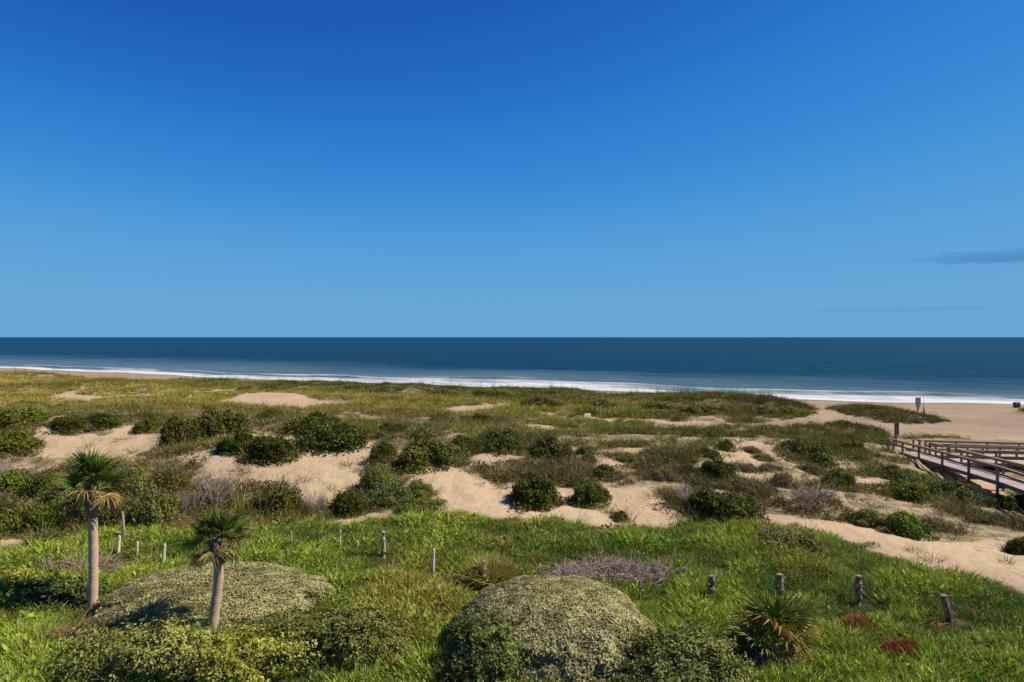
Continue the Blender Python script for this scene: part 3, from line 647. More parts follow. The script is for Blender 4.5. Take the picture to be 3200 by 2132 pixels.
for box, lab in (((1325, 1366, 1017, 1046), 'tiny olive bush right beside the lone rounded bush'), ((1338, 1366, 1040, 1062), 'tiny bush just below the tiny olive bush on the ridge'), ((935, 996, 979, 1012), 'low bush behind the largest shrub of the central clump, in grass'), ((870, 942, 966, 996), 'low bush in grass right of the long thicket shrub'),
                 ((985, 1052, 943, 974), 'low dark bush farthest up the grass behind the central clump'), ((1050, 1142, 953, 974), 'long thin dark bush in the grass behind the central clump'), ((1480, 1562, 1028, 1056), 'low dark bush at the left of the grey hummocky sand'), ((1590, 1650, 1024, 1057), 'dark low bush on top of the grey hummocky sand'),
                 ((1640, 1692, 1008, 1037), 'small dark bush crowning the grey hummocky sand'), ((1395, 1470, 1040, 1062), 'low brownish bush beside the small sand hollow on the ridge'), ((1560, 1612, 1064, 1098), 'small bush touching the left side of the hummock bush')):
    shrub('dense', box, C_OLIVE if box[0] % 2 else C_DARK, lab, RG)
shrub('dense', (1172, 1288, 1084, 1168), C_DARK, 'dome shaped dark green bush alone on bare sand', hmul=1.0)
shrub('dense', (1308, 1402, 1096, 1166), C_MID, 'dark bush with brown skirt on bare sand right of the dome bush')
shrub('dense', (1350, 1432, 1064, 1102), C_DARK, 'small dark bush in grass above the brown skirted bush')
shrub('dense', (1400, 1450, 1171, 1201), C_DARK, 'tiny round bush on the sand tongue at the edge of the green slope')
shrub('dense', (1580, 1742, 1112, 1202), C_DARK, 'broad dark bush at the right end of the bare sand')
shrub('dense', (1600, 1692, 1044, 1106), C_DARK, 'dark bush among grey hummocks left of the boardwalk approach')
shrub('dense', (1780, 1912, 1003, 1062), C_DARK, 'long dark bush sloping down the grass toward the boardwalk steps')
shrub('dense', (1935, 1990, 1007, 1036), C_DARK, 'small dark bush in grass just before the boardwalk steps')
shrub('dense', (1888, 1966, 1069, 1126), C_MID, 'upright mid green bush on sand left of the small sand hollow')
shrub('dense', (1985, 2112, 1067, 1108), C_DARK, 'long low dark bush just left of the boardwalk ramp')
shrub('dense', (2030, 2142, 1094, 1152), C_MID, 'mid green bush spreading beside the boardwalk ramp')
shrub('dense', (2130, 2252, 1098, 1158), C_DARK, 'very dark bush beside a boardwalk post')
for box in ((2262, 2345, 1134, 1172), (2330, 2420, 1128, 1175)):
    shrub('dense', box, C_DARK, 'dark shrub growing underneath the boardwalk', 'shrubs underneath the boardwalk')
shrub('dense', (1940, 2052, 1163, 1216), C_OLIVE, 'low olive bush above the sandy track')
shrub('dense', (2030, 2142, 1172, 1238), C_BRIGHT, 'low bright green bush overhanging the sandy track')
shrub('dense', (2318, 2400, 1224, 1278), C_DARK, 'dark bush at the far verge of the sandy track')
shrub('scrub', (1720, 1895, 1207, 1288), C_OLIVE, 'brown green bush rising from the green slope beside the sandy track', hmul=.95)
shrub('dry', (1790, 1962, 1116, 1192), C_BROWN, 'leafless brown twiggy bush above the sandy track')
shrub('dry', (1540, 1640, 1120, 1175), C_BROWN, 'brown dry brush at the left foot of the broad dark bush')
shrub('dense', (912, 1027, 1143, 1182), C_MID, 'low green bush on the crest where green slope meets sand')
shrub('scrub', (820, 932, 1056, 1132), C_OLIVE, 'tall olive bush at the foot of the large sand slope')
shrub('scrub', (756, 852, 1118, 1187), C_DARK, 'dark lower bush left of the tall olive bush')
shrub('scrub', (850, 947, 1098, 1172), C_OLIVE, 'leafy olive bush in front of the tall olive bush')
shrub('dense', (925, 1002, 1097, 1150), C_OLIVE, 'rounded olive bush nearest the pale sand flat')
shrub('scrub', (580, 692, 1092, 1192), C_OLIVE, 'thin open scrub bush below the large sand slope')
shrub('dry', (430, 560, 1086, 1190), C_GREY, 'grey twiggy scrub behind the short palm')
shrub('dry', (690, 760, 1130, 1192), C_BROWN, 'brown twiggy brush on the low sand left of the dark lower bush')
for box in ((-60, 70, 1062, 1150), (60, 160, 1072, 1150), (-50, 60, 1130, 1240), (40, 150, 1140, 1235), (120, 230, 1120, 1228), (225, 330, 1058, 1150), (230, 330, 1130, 1225), (310, 405, 1110, 1222), (330, 432, 1072, 1140), (150, 240, 1075, 1150), (90, 190, 1100, 1180), (270, 370, 1085, 1170)):
    shrub('scrub' if box[2] % 3 else 'dense', box, C_OLIVE if box[0] % 20 else C_MID, 'tangled olive scrub in the thicket behind the tall palm', LS, hmul=1.0)
for box in ((400, 470, 1130, 1200), (-40, 30, 1060, 1120)):
    shrub('dry', box, C_GREY, 'grey leafless scrub at the edge of the thicket behind the palm', 'grey scrub by the palm thicket')
for box in ((1655, 1700, 1062, 1082), (1742, 1790, 1062, 1086), (1795, 1840, 1042, 1064), (1700, 1745, 1022, 1042), (1630, 1668, 1086, 1108), (1450, 1500, 1052, 1074), (1870, 1925, 1130, 1160), (1690, 1752, 1098, 1142), (1770, 1830, 1080, 1120), (1840, 1890, 1060, 1090), (1500, 1560, 1075, 1110), (1690, 1740, 1060, 1085), (1730, 1780, 1040, 1062)):
    shrub('scrub', box, C_BROWN, 'brownish tussock bush on the grey hummocky sand', 'tussock bushes on the hummocky sand')
for box in ((1080, 1182, 897, 917), (1200, 1292, 904, 938), (1350, 1422, 913, 942), (1478, 1562, 915, 947), (1560, 1650, 922, 955), (1640, 1702, 924, 952), (1700, 1790, 926, 955), (1770, 1850, 930, 960), (990, 1060, 896, 912)):
    shrub('dense', box, C_OLIVE, 'low olive bush matted over the fore dune', FD, dep=.6)
for box in ((455, 500, 928, 945), (100, 170, 925, 948), (20, 100, 918, 940)):
    shrub('dense', box, C_MID, 'small bush at the edge of the golden grass field', 'bushes edging the golden grass field')

scatter_all()

# ------------------------------------------------------------------ clipped mounds and hedges in the foreground
def mound(name, label, cat, c, rx, ry, h_, color, n, L, W, p=2.6, seed=1, ragged=.10, holes=.0, hue=1.0, rz=0.0, out=1.0, dlay=.16):
    rs = np.random.RandomState(seed)
    d = unit(rs.randn(int(n * 1.0), 3)); d[:, 2] = np.abs(d[:, 2]) ** 1.0
    rad = (np.abs(d[:, 0]) ** p + np.abs(d[:, 1]) ** p + np.abs(d[:, 2]) ** p) ** (-1 / p)
    S = d * rad[:, None]
    nz = fbm(S[:, 0] * rx * 1.3 + 40, S[:, 1] * ry * 1.3 + S[:, 2] * 2.1, 3, seed + 200); n2 = fbm(S[:, 0] * rx * 3.1 + 9, S[:, 1] * ry * 3.1 + S[:, 2] * 4, 2, seed + 210)
    side = 1 - sstep(.35, .8, S[:, 2])
    n3 = fbm(S[:, 0] * rx * 7 + 3, S[:, 1] * ry * 7 + S[:, 2] * 9, 2, seed + 220)
    k = 1 + (nz * 1.6 + n2 * .8) * (ragged * ((1.0 if ragged > .2 else .45) + 1.4 * side)) + (np.clip(n3 - .06, 0, 1) * 1.1 if ragged > .2 else 0)
    depth = rs.rand(len(S)) ** 1.6 * dlay
    P = S * (k - depth)[:, None] * np.array([rx, ry, h_])
    keep = rs.rand(len(S)) > holes * side * sstep(.0, .25, nz + .05) * 1.3
    P, S, nz, n2, side, d, depth = (a[keep] for a in (P, S, nz, n2, side, d, depth)); m = len(P)
    N = unit(S * np.array([1 / rx, 1 / ry, 1.3 / h_]))
    T = rs.randn(m, 3); T -= N * (T * N).sum(1, keepdims=True); A = unit(T) + N * (.15 + .5 * rs.rand(m))[:, None] * out
    var = (.55 + .75 * rs.rand(m)) * (1 + 1.3 * np.clip(n2, -.3, .3)); hu = np.clip(rs.rand(m) * (.35 + 1.2 * nz), 0, 1) * hue
    root = bpy.data.objects.new(name, None); COL.objects.link(root); root.location = c; root.rotation_euler = (0, 0, rz)
    fo = obj('foliage', leaf_mesh('mound_leaves', P, A, N + rs.randn(m, 3) * (.25 + .35 * out), L * (.6 + .8 * rs.rand(m)), W * (.6 + .8 * rs.rand(m)), var, hu), root, color=color)
    mb = MB()
    for i in range(16):
        a = rs.rand() * 6.28; r_ = rs.rand() ** .5 * .6; b = Vector((rx * r_ * math.cos(a), ry * r_ * math.sin(a), -.15)); t = Vector((b.x * 1.5, b.y * 1.5, h_ * (1 - r_ * .6) * .85))
        mb.tube([b, b.lerp(t, .5) + Vector((rs.randn() * .08, rs.randn() * .08, 0)), t], [.035, .025, .01], 5, False)
        for j in range(3):
            q = b.lerp(t, .35 + .5 * rs.rand()); mb.tube([q, q + Vector((rs.randn() * .25, rs.randn() * .25, .25))], [.012, .004], 4, False)
    tag(fo, kind='stuff'); tag(mb.build('stems', M_STEM, root), kind='stuff')
    return tag(root, label, cat)
PALE = (.36, .325, .14)
def ground_at(px, Y): x = (px - CX) / FPX * Y; return (x, Y, Hs(x, Y) - .05)
mound('clipped_mound', 'broad pale sage green clipped mound behind the short palm', 'shrub', ground_at(490, 22.7), 3.75, 2.9, 1.27, PALE, 66000, .085, .036, 2.05, 1, .08, out=.45, dlay=.045)
mound('clipped_mound', 'tall pale sage green clipped mound beside the dead brush', 'shrub', ground_at(1270, 20.1), 2.95, 2.75, 1.74, PALE, 72000, .085, .036, 2.25, 2, .09, .5, out=.45, dlay=.045)
mound('hedge_shrub', 'leafy grey green shrub in front of the two palms with a dark hollow', 'shrub', ground_at(325, 17.95), 1.75, 1.15, 1.22, (.25, .25, .06), 21000, .10, .05, 3.2, 3, .34, .8, dlay=.28)
mound('hedge_shrub', 'leafy yellow green shrub at the foot of the short palm', 'shrub', ground_at(545, 17.8), 1.35, 1.1, 1.15, (.29, .29, .045), 17000, .10, .05, 3.0, 4, .34, .7, dlay=.28)
mound('hedge_shrub', 'dark green hedge joining the pale mound on its right', 'shrub', ground_at(770, 19.3), 2.1, 1.05, 1.2, (.19, .195, .042), 22000, .10, .046, 3.6, 5, .26, .5, dlay=.22)
mound('hedge_shrub', 'dark leafy shrub on the left flank of the tall sage mound', 'shrub', ground_at(1108, 17.9), 1.0, 1.1, 1.3, (.12, .145, .035), 14000, .10, .05, 3.0, 6, .34, .8, dlay=.28)
mound('hedge_shrub', 'leafy olive hedge between the tall sage mound and the stemless palm', 'shrub', ground_at(1570, 17.7), 1.5, 1.1, 1.05, (.18, .19, .05), 16000, .10, .048, 3.0, 7, .32, .6, dlay=.26)
mound('hedge_shrub', 'dark glossy shrub at the left of the tall palm base', 'shrub', ground_at(128, 22.9), 1.45, 1.0, .85, (.09, .12, .03), 7000, .14, .065, 2.4, 8, .32, .4, dlay=.25)
mound('hedge_shrub', 'yellow green leafy shrub left of the dark glossy shrub', 'shrub', ground_at(0, 23.6), 1.3, 1.0, .95, (.27, .28, .04), 6000, .14, .065, 2.2, 9, .32, .3, dlay=.25)

# ------------------------------------------------------------------ palms
def frond_mesh(name, rs, rad=.75, n=26, arc=R(250), pet=.55, droop=.35, dry=0.0):
    V, F, A, Hh = [], [], [], []
    def quad(a, b, c, d, v, h_): o = len(V); V.extend([a, b, c, d]); F.append((o, o + 1, o + 2, o + 3)); A.extend([v] * 4); Hh.extend([h_] * 4)
    # petiole along +X curving up, then the blade folds open round its end
    pts = [Vector((pet * t, 0, .10 * math.sin(t * 2.2))) for t in (0, .33, .66, 1)]
    for a, b in zip(pts[:-1], pts[1:]):
        for s in (Vector((0, .018, 0)), Vector((0, 0, .018))): quad(a - s, b - s * .7, b + s * .7, a + s, .9, .5)
    c = pts[-1]
    for i in range(n):
        f = i / (n - 1) - .5; th = f * arc; L = rad * (1 - .35 * abs(2 * f) ** 2) * (.85 + .25 * rs.rand()); w = rad * .062
        d = Vector((math.cos(th), math.sin(th), .10 + .28 * math.cos(th * .8) - dry * .3)).normalized(); s = Vector((-math.sin(th), math.cos(th), 0)); up = Vector((0, 0, 1))
        g = droop * (.5 + .8 * rs.rand()); tw = rs.randn() * .25
        p = [c + d * (L * t) - up * (g * L * t ** 2.6) + s * (tw * .12 * L * t * t) for t in (0.02, .4, .72, 1)]
        ws = (w * .25, w, w * .75, w * .04); v = .6 + .6 * rs.rand()
        for k in range(3):
            e0 = up * (ws[k] * .45); e1 = up * (ws[k + 1] * .45)
            quad(p[k] - s * ws[k] * .5 + e0, p[k + 1] - s * ws[k + 1] * .5 + e1, p[k + 1], p[k], v * .92, rs.rand() * .5)
            quad(p[k], p[k + 1], p[k + 1] + s * ws[k + 1] * .5 + e1, p[k] + s * ws[k] * .5 + e0, v * 1.08, rs.rand() * .5)
    return np_mesh(name, np.array([tuple(v) for v in V]), np.array(F), [M_LEAF], {'leafvar': np.array(A), 'leafhue': np.array(Hh)})
rs = np.random.RandomState(33)
FROND = [frond_mesh('palm_frond', rs, .80, 28, R(235), .60, .25 + .12 * k) for k in range(4)]
DEADF = [frond_mesh('dead_palm_frond', rs, .62, 18, R(150), .55, .7, 1) for k in range(2)]
def palm(label, base_px, base_y, top_y, r0, bow, crown_px, nf, nd, size, seed):
    rs = random.Random(seed)
    x, y, z = hit(base_px, base_y, HF); z -= .05
    ztop = CAMZ - (top_y - HY) / FPX * y; xt = (crown_px - CX) / FPX * y
    root = bpy.data.objects.new('palm_tree', None); COL.objects.link(root); root.location = (x, y, z)
    hgt = ztop - z; dx = xt - x; pts, rad = [], []
    for i in range(33):
        t = i / 32; pts.append((dx * t + bow * math.sin(t * math.pi * 2.0) * .5 + bow * math.sin(t * math.pi) * -.6, .05 * math.sin(t * 4), hgt * t))
        rad.append(r0 * (1.22 - .22 * min(1, t * 9)) * (1 - .10 * t) * (1 + .035 * math.sin(t * 61) + .02 * rs.uniform(-1, 1)))
    mb = MB().tube(pts, rad, 16); mb.build('trunk', M_TRUNK, root, smooth=True)
    # old leaf bases crossing over the top of the trunk
    bt = MB()
    L0 = hgt * .80
    for i in range(34):
        a = i * 2.39996; t = i / 33; zz = L0 + (hgt + .12 - L0) * t; j = min(32, int(zz / hgt * 32)); cx, cy = pts[j][0], pts[j][1]
        o = Vector((math.cos(a), math.sin(a), 0)); b = Vector((cx, cy, zz)) + o * (r0 * .72); tip = b + o * (.10 + .05 * rs.random()) + Vector((0, 0, .20 + .06 * rs.random())); 
        tip += Vector((-o.y, o.x, 0)) * .05 * rs.choice((-1, 1))
        bt.tube([b, b.lerp(tip, .5) + o * .02, tip], [.06, .045, .022], 5)
    bt.tube([(pts[25][0], pts[25][1], L0 - .05), (pts[29][0], pts[29][1], (L0 + hgt) / 2), (pts[32][0], pts[32][1], hgt + .15)], [r0 * 1.0, r0 * 1.12, r0 * .8], 12)
    tag(bt.build('leaf_boots', M_BOOT, root), kind='stuff')
    top = Vector((dx, 0, hgt + .05)); green = []
    for i in range(nf):
        t = i / (nf - 1); a = i * 2.39996 + .4; el = R(82 - 92 * t + rs.uniform(-8, 8)); s = size * rs.uniform(.85, 1.1)
        col = (.085, .125, .018) if t < .55 else (.15, .165, .03)
        if t > .80: col = (.32, .23, .075)
        o = obj('frond', FROND[i % 4], root, loc=top + Vector((math.cos(a) * .06, math.sin(a) * .06, -.10 * t)), color=tuple(c * rs.uniform(.8, 1.25) for c in col), scale=(s, s, s))
        o.rotation_euler = (Matrix.Rotation(a, 3, 'Z') @ Matrix.Rotation(-el, 3, 'Y') @ Matrix.Rotation(rs.uniform(-.7, .7), 3, 'X')).to_euler()
    for i in range(nd):
        a = i * 2.39996 * 1.3 + 1; s = size * rs.uniform(.7, 1.0)
        o = obj('dead_frond', DEADF[i % 2], root, loc=top + Vector((math.cos(a) * .12, math.sin(a) * .12, -.2)), color=(.24 * rs.uniform(.7, 1.2), .155 * rs.uniform(.8, 1.2), .07), scale=(s, s, s))
        o.rotation_euler = (Matrix.Rotation(a, 3, 'Z') @ Matrix.Rotation(R(rs.uniform(15, 55)), 3, 'Y')).to_euler()
    return tag(root, label, 'palm tree')
palm('tall slender palm with a pale straight trunk left of the pale mound', 210, 1414, 1128, .150, .0, 212, 19, 9, .98, 4)
palm('short palm with a kinked trunk growing through the pale clipped mound', 487, 1477, 1248, .150, -.10, 496, 16, 4, .86, 9)
def stemless_palm(label, px, py, seed):
    rs = random.Random(seed); x, y, z = hit(px, py, HF)
    root = bpy.data.objects.new('palm_seedling', None); COL.objects.link(root); root.location = (x, y, z - .05)
    MB().tube([(0, 0, -.1), (0, 0, .25), (.02, 0, .42)], [.14, .13, .06], 10).build('trunk', M_BOOT, root)
    for i in range(15):
        t = i / 14; a = i * 2.39996; el = R(78 - 70 * t); s = 1.32 * rs.uniform(.8, 1.1)
        col = (.15, .185, .025) if t < .5 else (.33, .27, .07)
        o = obj('frond', FROND[i % 4], root, loc=(0, 0, .35 - .1 * t), color=tuple(c * rs.uniform(.8, 1.25) for c in col), scale=(s, s, s))
        o.rotation_euler = (Matrix.Rotation(a, 3, 'Z') @ Matrix.Rotation(-el, 3, 'Y') @ Matrix.Rotation(rs.uniform(-.5, .5), 3, 'X')).to_euler()
    for i in range(9):
        a = i * .75 + .2; s = 1.1 * rs.uniform(.8, 1.1)
        o = obj('dead_frond', DEADF[i % 2], root, loc=(0, 0, .3), color=(.42 * rs.uniform(.7, 1.2), .30 * rs.uniform(.8, 1.2), .16), scale=(s, s, s))
        o.rotation_euler = (Matrix.Rotation(a, 3, 'Z') @ Matrix.Rotation(R(rs.uniform(-5, 12)), 3, 'Y')).to_euler()
    return tag(root, label, 'palm tree')
stemless_palm('stemless young palm with yellowing and dead fronds in the green cover', 1782, 1512, 3)

# ------------------------------------------------------------------ stakes, stumps and dead brush on the green slope
def stake(px, yt, yb, wpx, mat, label, lean=0.0, kind='stake', group=None):
    # the foot is hidden in the cover, so the stake stands a little below the visible end
    x, y, z = hit(px, yb + 12, HF); hgt = (CAMZ - (yt - HY) / FPX * y) - z; r = wpx / FPX * y / 2
    root = bpy.data.objects.new('wooden_' + kind, None); COL.objects.link(root); root.location = (x, y, z)
    rs = random.Random(int(px)); mb = MB()
    n = 5; P = [(lean * hgt * (i / n) ** 1.0 + rs.uniform(-.1, .1) * r, rs.uniform(-.1, .1) * r, -.25 + (hgt + .25) * i / n) for i in range(n + 1)]
    mb.tube(P, [r * (1.05 - .18 * i / n) for i in range(n + 1)], 7)
    mb.build('shaft', mat, root)
    tp = Vector(P[-1])
    if kind == 'stump':
        q = MB()
        for k in range(26):
            a = rs.uniform(0, 6.28); zz = hgt * rs.uniform(.25, 1.0); b = Vector((lean * zz + r * .8 * math.cos(a), r * .8 * math.sin(a), zz)); e = b + Vector((math.cos(a) * rs.uniform(.03, .16), math.sin(a) * rs.uniform(.03, .16), rs.uniform(-.14, .12)))
            q.tube([b, b.lerp(e, .5) + Vector((0, 0, .04)), e], [.022, .016, .006], 4, False)
        tag(q.build('dead_vine', M_STUMP, root), kind='stuff')
    else:
        MB().tube([tp, tp + Vector((r * .3, 0, r * rs.uniform(.3, 1.0)))], [r * .8, r * .35], 7).build('splintered_top', mat, root)
    return tag(root, label, kind, group)
PL = 'pale stakes between the palms'
stake(268, 1233, 1262, 7.5, M_STAKE, 'short pale leaning stake just right of the tall palm trunk', .12)
stake(286, 1180, 1230, 7, M_POST, 'tall grey post against the scrub behind the tall palm', -.10)
stake(313, 1247, 1273, 6, M_STAKE, 'thin pale stake midway between the two palms', .03)
stake(371, 1253, 1291, 8, M_STAKE, 'pale stake leaning right behind the pale clipped mound', .12)
stake(506, 1258, 1280, 5, M_POST, 'short stub of a stake right behind the short palm trunk')
stake(668, 1224, 1250, 6, M_POST, 'short dark grey stake in the green cover near the sand')
stake(781, 1208, 1255, 5, M_STAKE, 'slim pale stake below the thin strip of sand')
stake(881, 1224, 1273, 11, M_POST, 'thick brown weathered stake in the open green cover')
stake(995, 1264, 1308, 7, M_STAKE, 'pale pointed stake between the brown stake and the yellow grass clump', .02)
stake(1112, 1291, 1350, 9, M_POST, 'brown stake standing in front of the yellow grass clump')
stake(1470, 1336, 1382, 7, M_STUMP, 'thin rusty brown stake at the edge of the dead brush', .02)
stake(1637, 1324, 1372, 17, M_STUMP, 'weathered stump post wrapped in dead vine right of the dead brush', 0, 'stump')
stake(1794, 1321, 1381, 17, M_STUMP, 'weathered stump post with bushy vine top right of the first stump', 0, 'stump')
stake(1975, 1324, 1382, 16, M_STUMP, 'clean topped weathered stump post between vine covered stumps', 0, 'stump')
stake(2192, 1369, 1426, 17, M_STUMP, 'broken stump post leaning over with splayed roots', -.30, 'stump')
def brush_pile(label, box, n, mat, seed, name='dead_brush', col=None):
    x0, x1, yt, yb = box; rs = random.Random(seed); _, y, _ = hit((x0 + x1) / 2, yb, HF); w = (x1 - x0) / FPX * y; dep = w * .35
    cx, cy = ((x0 + x1) / 2 - CX) / FPX * y, y + dep * .5; cz = Hs(cx, cy); hh = max(.5, (CAMZ - (yt - HY) / FPX * (y + dep)) - cz)
    root = bpy.data.objects.new(name, None); COL.objects.link(root); root.location = (cx, cy, cz)
    for part, nn, r0 in (('branches', n // 5, .022), ('twigs', n, .009)):
        mb = MB()
        for i in range(nn):
            a = rs.uniform(0, 6.28); rr = rs.random() ** .5; b = Vector((w * .48 * rr * math.cos(a), dep * .5 * rr * math.sin(a), 0)); b.z = Hs(cx + b.x, cy + b.y) - cz + rs.random() ** 1.3 * hh * .8 * (1.1 - rr)
            d = Vector((rs.gauss(0, .8), rs.gauss(0, .6), rs.uniform(-.1, .9))).normalized(); L = rs.uniform(.3, .9) * (1.2 if part == 'branches' else .8)
            k = Vector((rs.gauss(0, .1), rs.gauss(0, .1), rs.gauss(.05, .08)))
            mb.tube([b, b + d * L * .5 + k, b + d * L + k * .4 + Vector((0, 0, -.08))], [r0, r0 * .7, r0 * .3], 4, False)
        tag(mb.build(part, mat, root), kind='stuff')
    return tag(root, label, 'dead brush')
brush_pile('sprawling grey purple pile of dead brush behind the tall sage mound', (1235, 1590, 1278, 1360), 3000, M_TWIG, 5)
brush_pile('reddish dead leaf and twig litter between the palms and the scrub', (360, 600, 1180, 1225), 420, mat_wood('red_twigs', (.20, .075, .04), (.34, .17, .09)), 6)
brush_pile('reddish brown dead brush below the tall palm base', (100, 215, 1430, 1500), 500, mat_wood('rust_twigs', (.15, .07, .04), (.28, .16, .10)), 7)
brush_pile('pinkish dry twigs left of the tall palm trunk', (70, 270, 1290, 1330), 500, mat_wood('pink_twigs', (.28, .17, .13), (.42, .29, .22)), 8)
def grass_clump(label, px, py, w, hgt, color, seed):
    rs = np.random.RandomState(seed); x, y, z = hit(px, py, HF)
    n = 1600; a = rs.rand(n) * 6.283; r = np.sqrt(rs.rand(n)); P = np.stack([np.cos(a) * r * w * .4, np.sin(a) * r * w * .3, np.zeros(n)], -1)
    A = np.stack([np.cos(a) * r * .9, np.sin(a) * r * .9, np.full(n, .55)], -1) + rs.randn(n, 3) * .2; P[:, 2] = (1 - r ** 2) * hgt * .6
    me = leaf_mesh('clump_blades', P, A, rs.randn(n, 3), hgt * (.5 + .6 * rs.rand(n)), np.full(n, .028), .6 + .7 * rs.rand(n), rs.rand(n) * .7)
    o = obj('grass_clump', me, loc=(x, y, z), color=color); return tag(o, label, 'grass clump')
grass_clump('yellowing rounded grass clump behind the brown stake', 1128, 1346, 1.75, .85, (.42, .36, .09), 3)

grass_clump('rust red dead plant in the green cover right of the stemless palm', 2075, 1522, .9, .42, (.30, .07, .035), 5)
grass_clump('orange brown withered clump near the stemless palm', 1975, 1462, .8, .45, (.36, .17, .05), 6)

# ------------------------------------------------------------------ boardwalk
E1 = Vector((.184, 1, 0)).normalized(); E2 = Vector((E1.y, -E1.x, 0)); BO = Vector((30.34, 42.5, 0))
def bw(s, t, z): p = BO + E1 * s + E2 * t; return Vector((p.x, p.y, z))
PLANK = MB().box((0, 0, 0), (1.96, .135, .04)).mesh('plank', M_DECK)
PLANKL = MB().box((0, 0, 0), (.135, 1.90, .04)).mesh('plank_lane', M_DECK)
ang = math.atan2(E2.y, E2.x)
def deck_z(s): return 3.0 - .0522 * s if s > -.5 else 3.026 + (-.5 - s) * .02
def rail_line(root, pts, name='handrail', w=.14, h=.045, mat=None):
    for a, b in zip(pts[:-1], pts[1:]): MB().bar(a, b, w, h).build(name, mat or M_FRAME, root)
def main_walk():
    root = bpy.data.objects.new('boardwalk', None); COL.objects.link(root)
    r_ = random.Random(2); s = -9.0
    while s < 17.7:
        c = bw(s, .97, deck_z(s) - .02 + r_.uniform(-.004, .004))
        o = obj('plank', PLANK, root, loc=c); o.rotation_euler = (R(-3 if s > -.5 else -1), 0, ang + r_.uniform(-.006, .006)); s += .147
    for t in (.06, .97, 1.88):
        rail_line(root, [bw(-9.1, t, deck_z(-9.1) - .16), bw(-.5, t, deck_z(-.5) - .16), bw(17.75, t, deck_z(17.75) - .16)], 'stringer', .05, .23)
    S = (-7.8, -3.9, 0, 3.75, 7.85, 12.1, 15.5, 17.6)
    for side, t in ((0, -.08), (1, 2.02)):
        for s in S:
            if side and s == 12.1: pass
            p = bw(s, t, 0); g = Hs(p.x, p.y) - .35; zt = deck_z(s) + .93
            MB().box((p.x, p.y, (g + zt) / 2), (.135, .135, zt - g), Matrix.Rotation(ang, 3, 'Z')).build('post', M_FRAME, root)
        spans = [(-9.1, 17.75)] if not side else [(-9.1, 10.3), (12.7, 15.0), (17.0, 17.75)]
        for a, b in spans:
            cut = [a] + ([-.5] if a < -.5 < b else []) + [b]
            rail_line(root, [bw(c, t, deck_z(c) + .955) for c in cut], 'handrail', .19, .045)
            off = .09 if side else -.09
            rail_line(root, [bw(c, t - off, deck_z(c) + .86) for c in cut], 'top_rail', .04, .13)
            rail_line(root, [bw(c, t - off, deck_z(c) + .47) for c in cut], 'middle_rail', .04, .13)
    for s in (-3.9, 0, 3.75, 7.85, 12.1):
        MB().bar(bw(s + .10, -.1, deck_z(s) - .36), bw(s + .10, 2.05, deck_z(s) - .36), .05, .19).build('cross_beam', M_FRAME, root)
    # steps down to the sand at the seaward end
    zb = deck_z(17.75); pe = bw(19.6, 1, 0); zg = Hs(pe.x, pe.y)
    nst = max(3, int((zb - zg) / .15)); 
    for i in range(nst):
        s_ = 17.95 + i * .30; z_ = zb - (i + 1) * (zb - zg) / (nst + 1)
        o = obj('step', PLANK, root, loc=bw(s_, .97, z_)); o.rotation_euler = (0, 0, ang); o.scale = (1, 2.0, 1.2)
    se = 17.75 + nst * .30 + .3
    for t in (-.08, 2.02):
        p = bw(se, t, 0); g = Hs(p.x, p.y) - .3
        MB().box((p.x, p.y, (g + zg + .75) / 2), (.12, .12, zg + .75 - g), Matrix.Rotation(ang, 3, 'Z')).build('post', M_FRAME, root)
        rail_line(root, [bw(17.75, t, zb + .95), bw(se, t, zg + .75)], 'handrail', .16, .045)
        rail_line(root, [bw(17.75, t, zb + .45), bw(se, t, zg + .3)], 'middle_rail', .04, .13)
    tag(root, 'weathered wooden boardwalk ramp with post rails running down to the beach', 'boardwalk')
main_walk()
def lane(s0, s1, z0, slope, label, t1=19.0):
    root = bpy.data.objects.new('ramp_walkway', None); COL.objects.link(root); t = 2.25; r_ = random.Random(int(s0))
    dz = lambda q: z0 + slope * (q - 2)
    me = PLANKL
    while t < t1:
        o = obj('plank', me, root, loc=bw((s0 + s1) / 2, t, dz(t) - .02)); o.rotation_euler = (0, 0, ang + r_.uniform(-.006, .006)); t += .147
    for q in (s0 + .08, s1 - .08): rail_line(root, [bw(q, 2.18, dz(2.18) - .16), bw(q, t1, dz(t1) - .16)], 'stringer', .05, .22)
    for q, off in ((s0 - .06, .09), (s1 + .06, -.09)):
        tt = 2.3
        while tt < t1 + .1:
            p = bw(q, tt, 0); g = Hs(p.x, p.y) - .3; zt = dz(tt) + .93
            MB().box((p.x, p.y, (g + zt) / 2), (.13, .13, zt - g), Matrix.Rotation(ang, 3, 'Z')).build('post', M_FRAME, root); tt += 2.4
        for nm, zz, w, h in (('handrail', .955, .18, .045), ('top_rail', .86, .04, .12), ('middle_rail', .47, .04, .12)):
            o_ = 0 if nm == 'handrail' else off
            rail_line(root, [bw(q + o_, 2.22, dz(2.22) + zz), bw(q + o_, t1, dz(t1) + zz)], nm, w, h)
    tag(root, label, 'boardwalk')
lane(10.5, 12.45, deck_z(11.5) - .02, .004, 'wooden switchback lane with rails joining the middle of the boardwalk ramp')
lane(15.1, 17.05, deck_z(16) - .02, -.002, 'wooden switchback lane with rails nearest the beach')

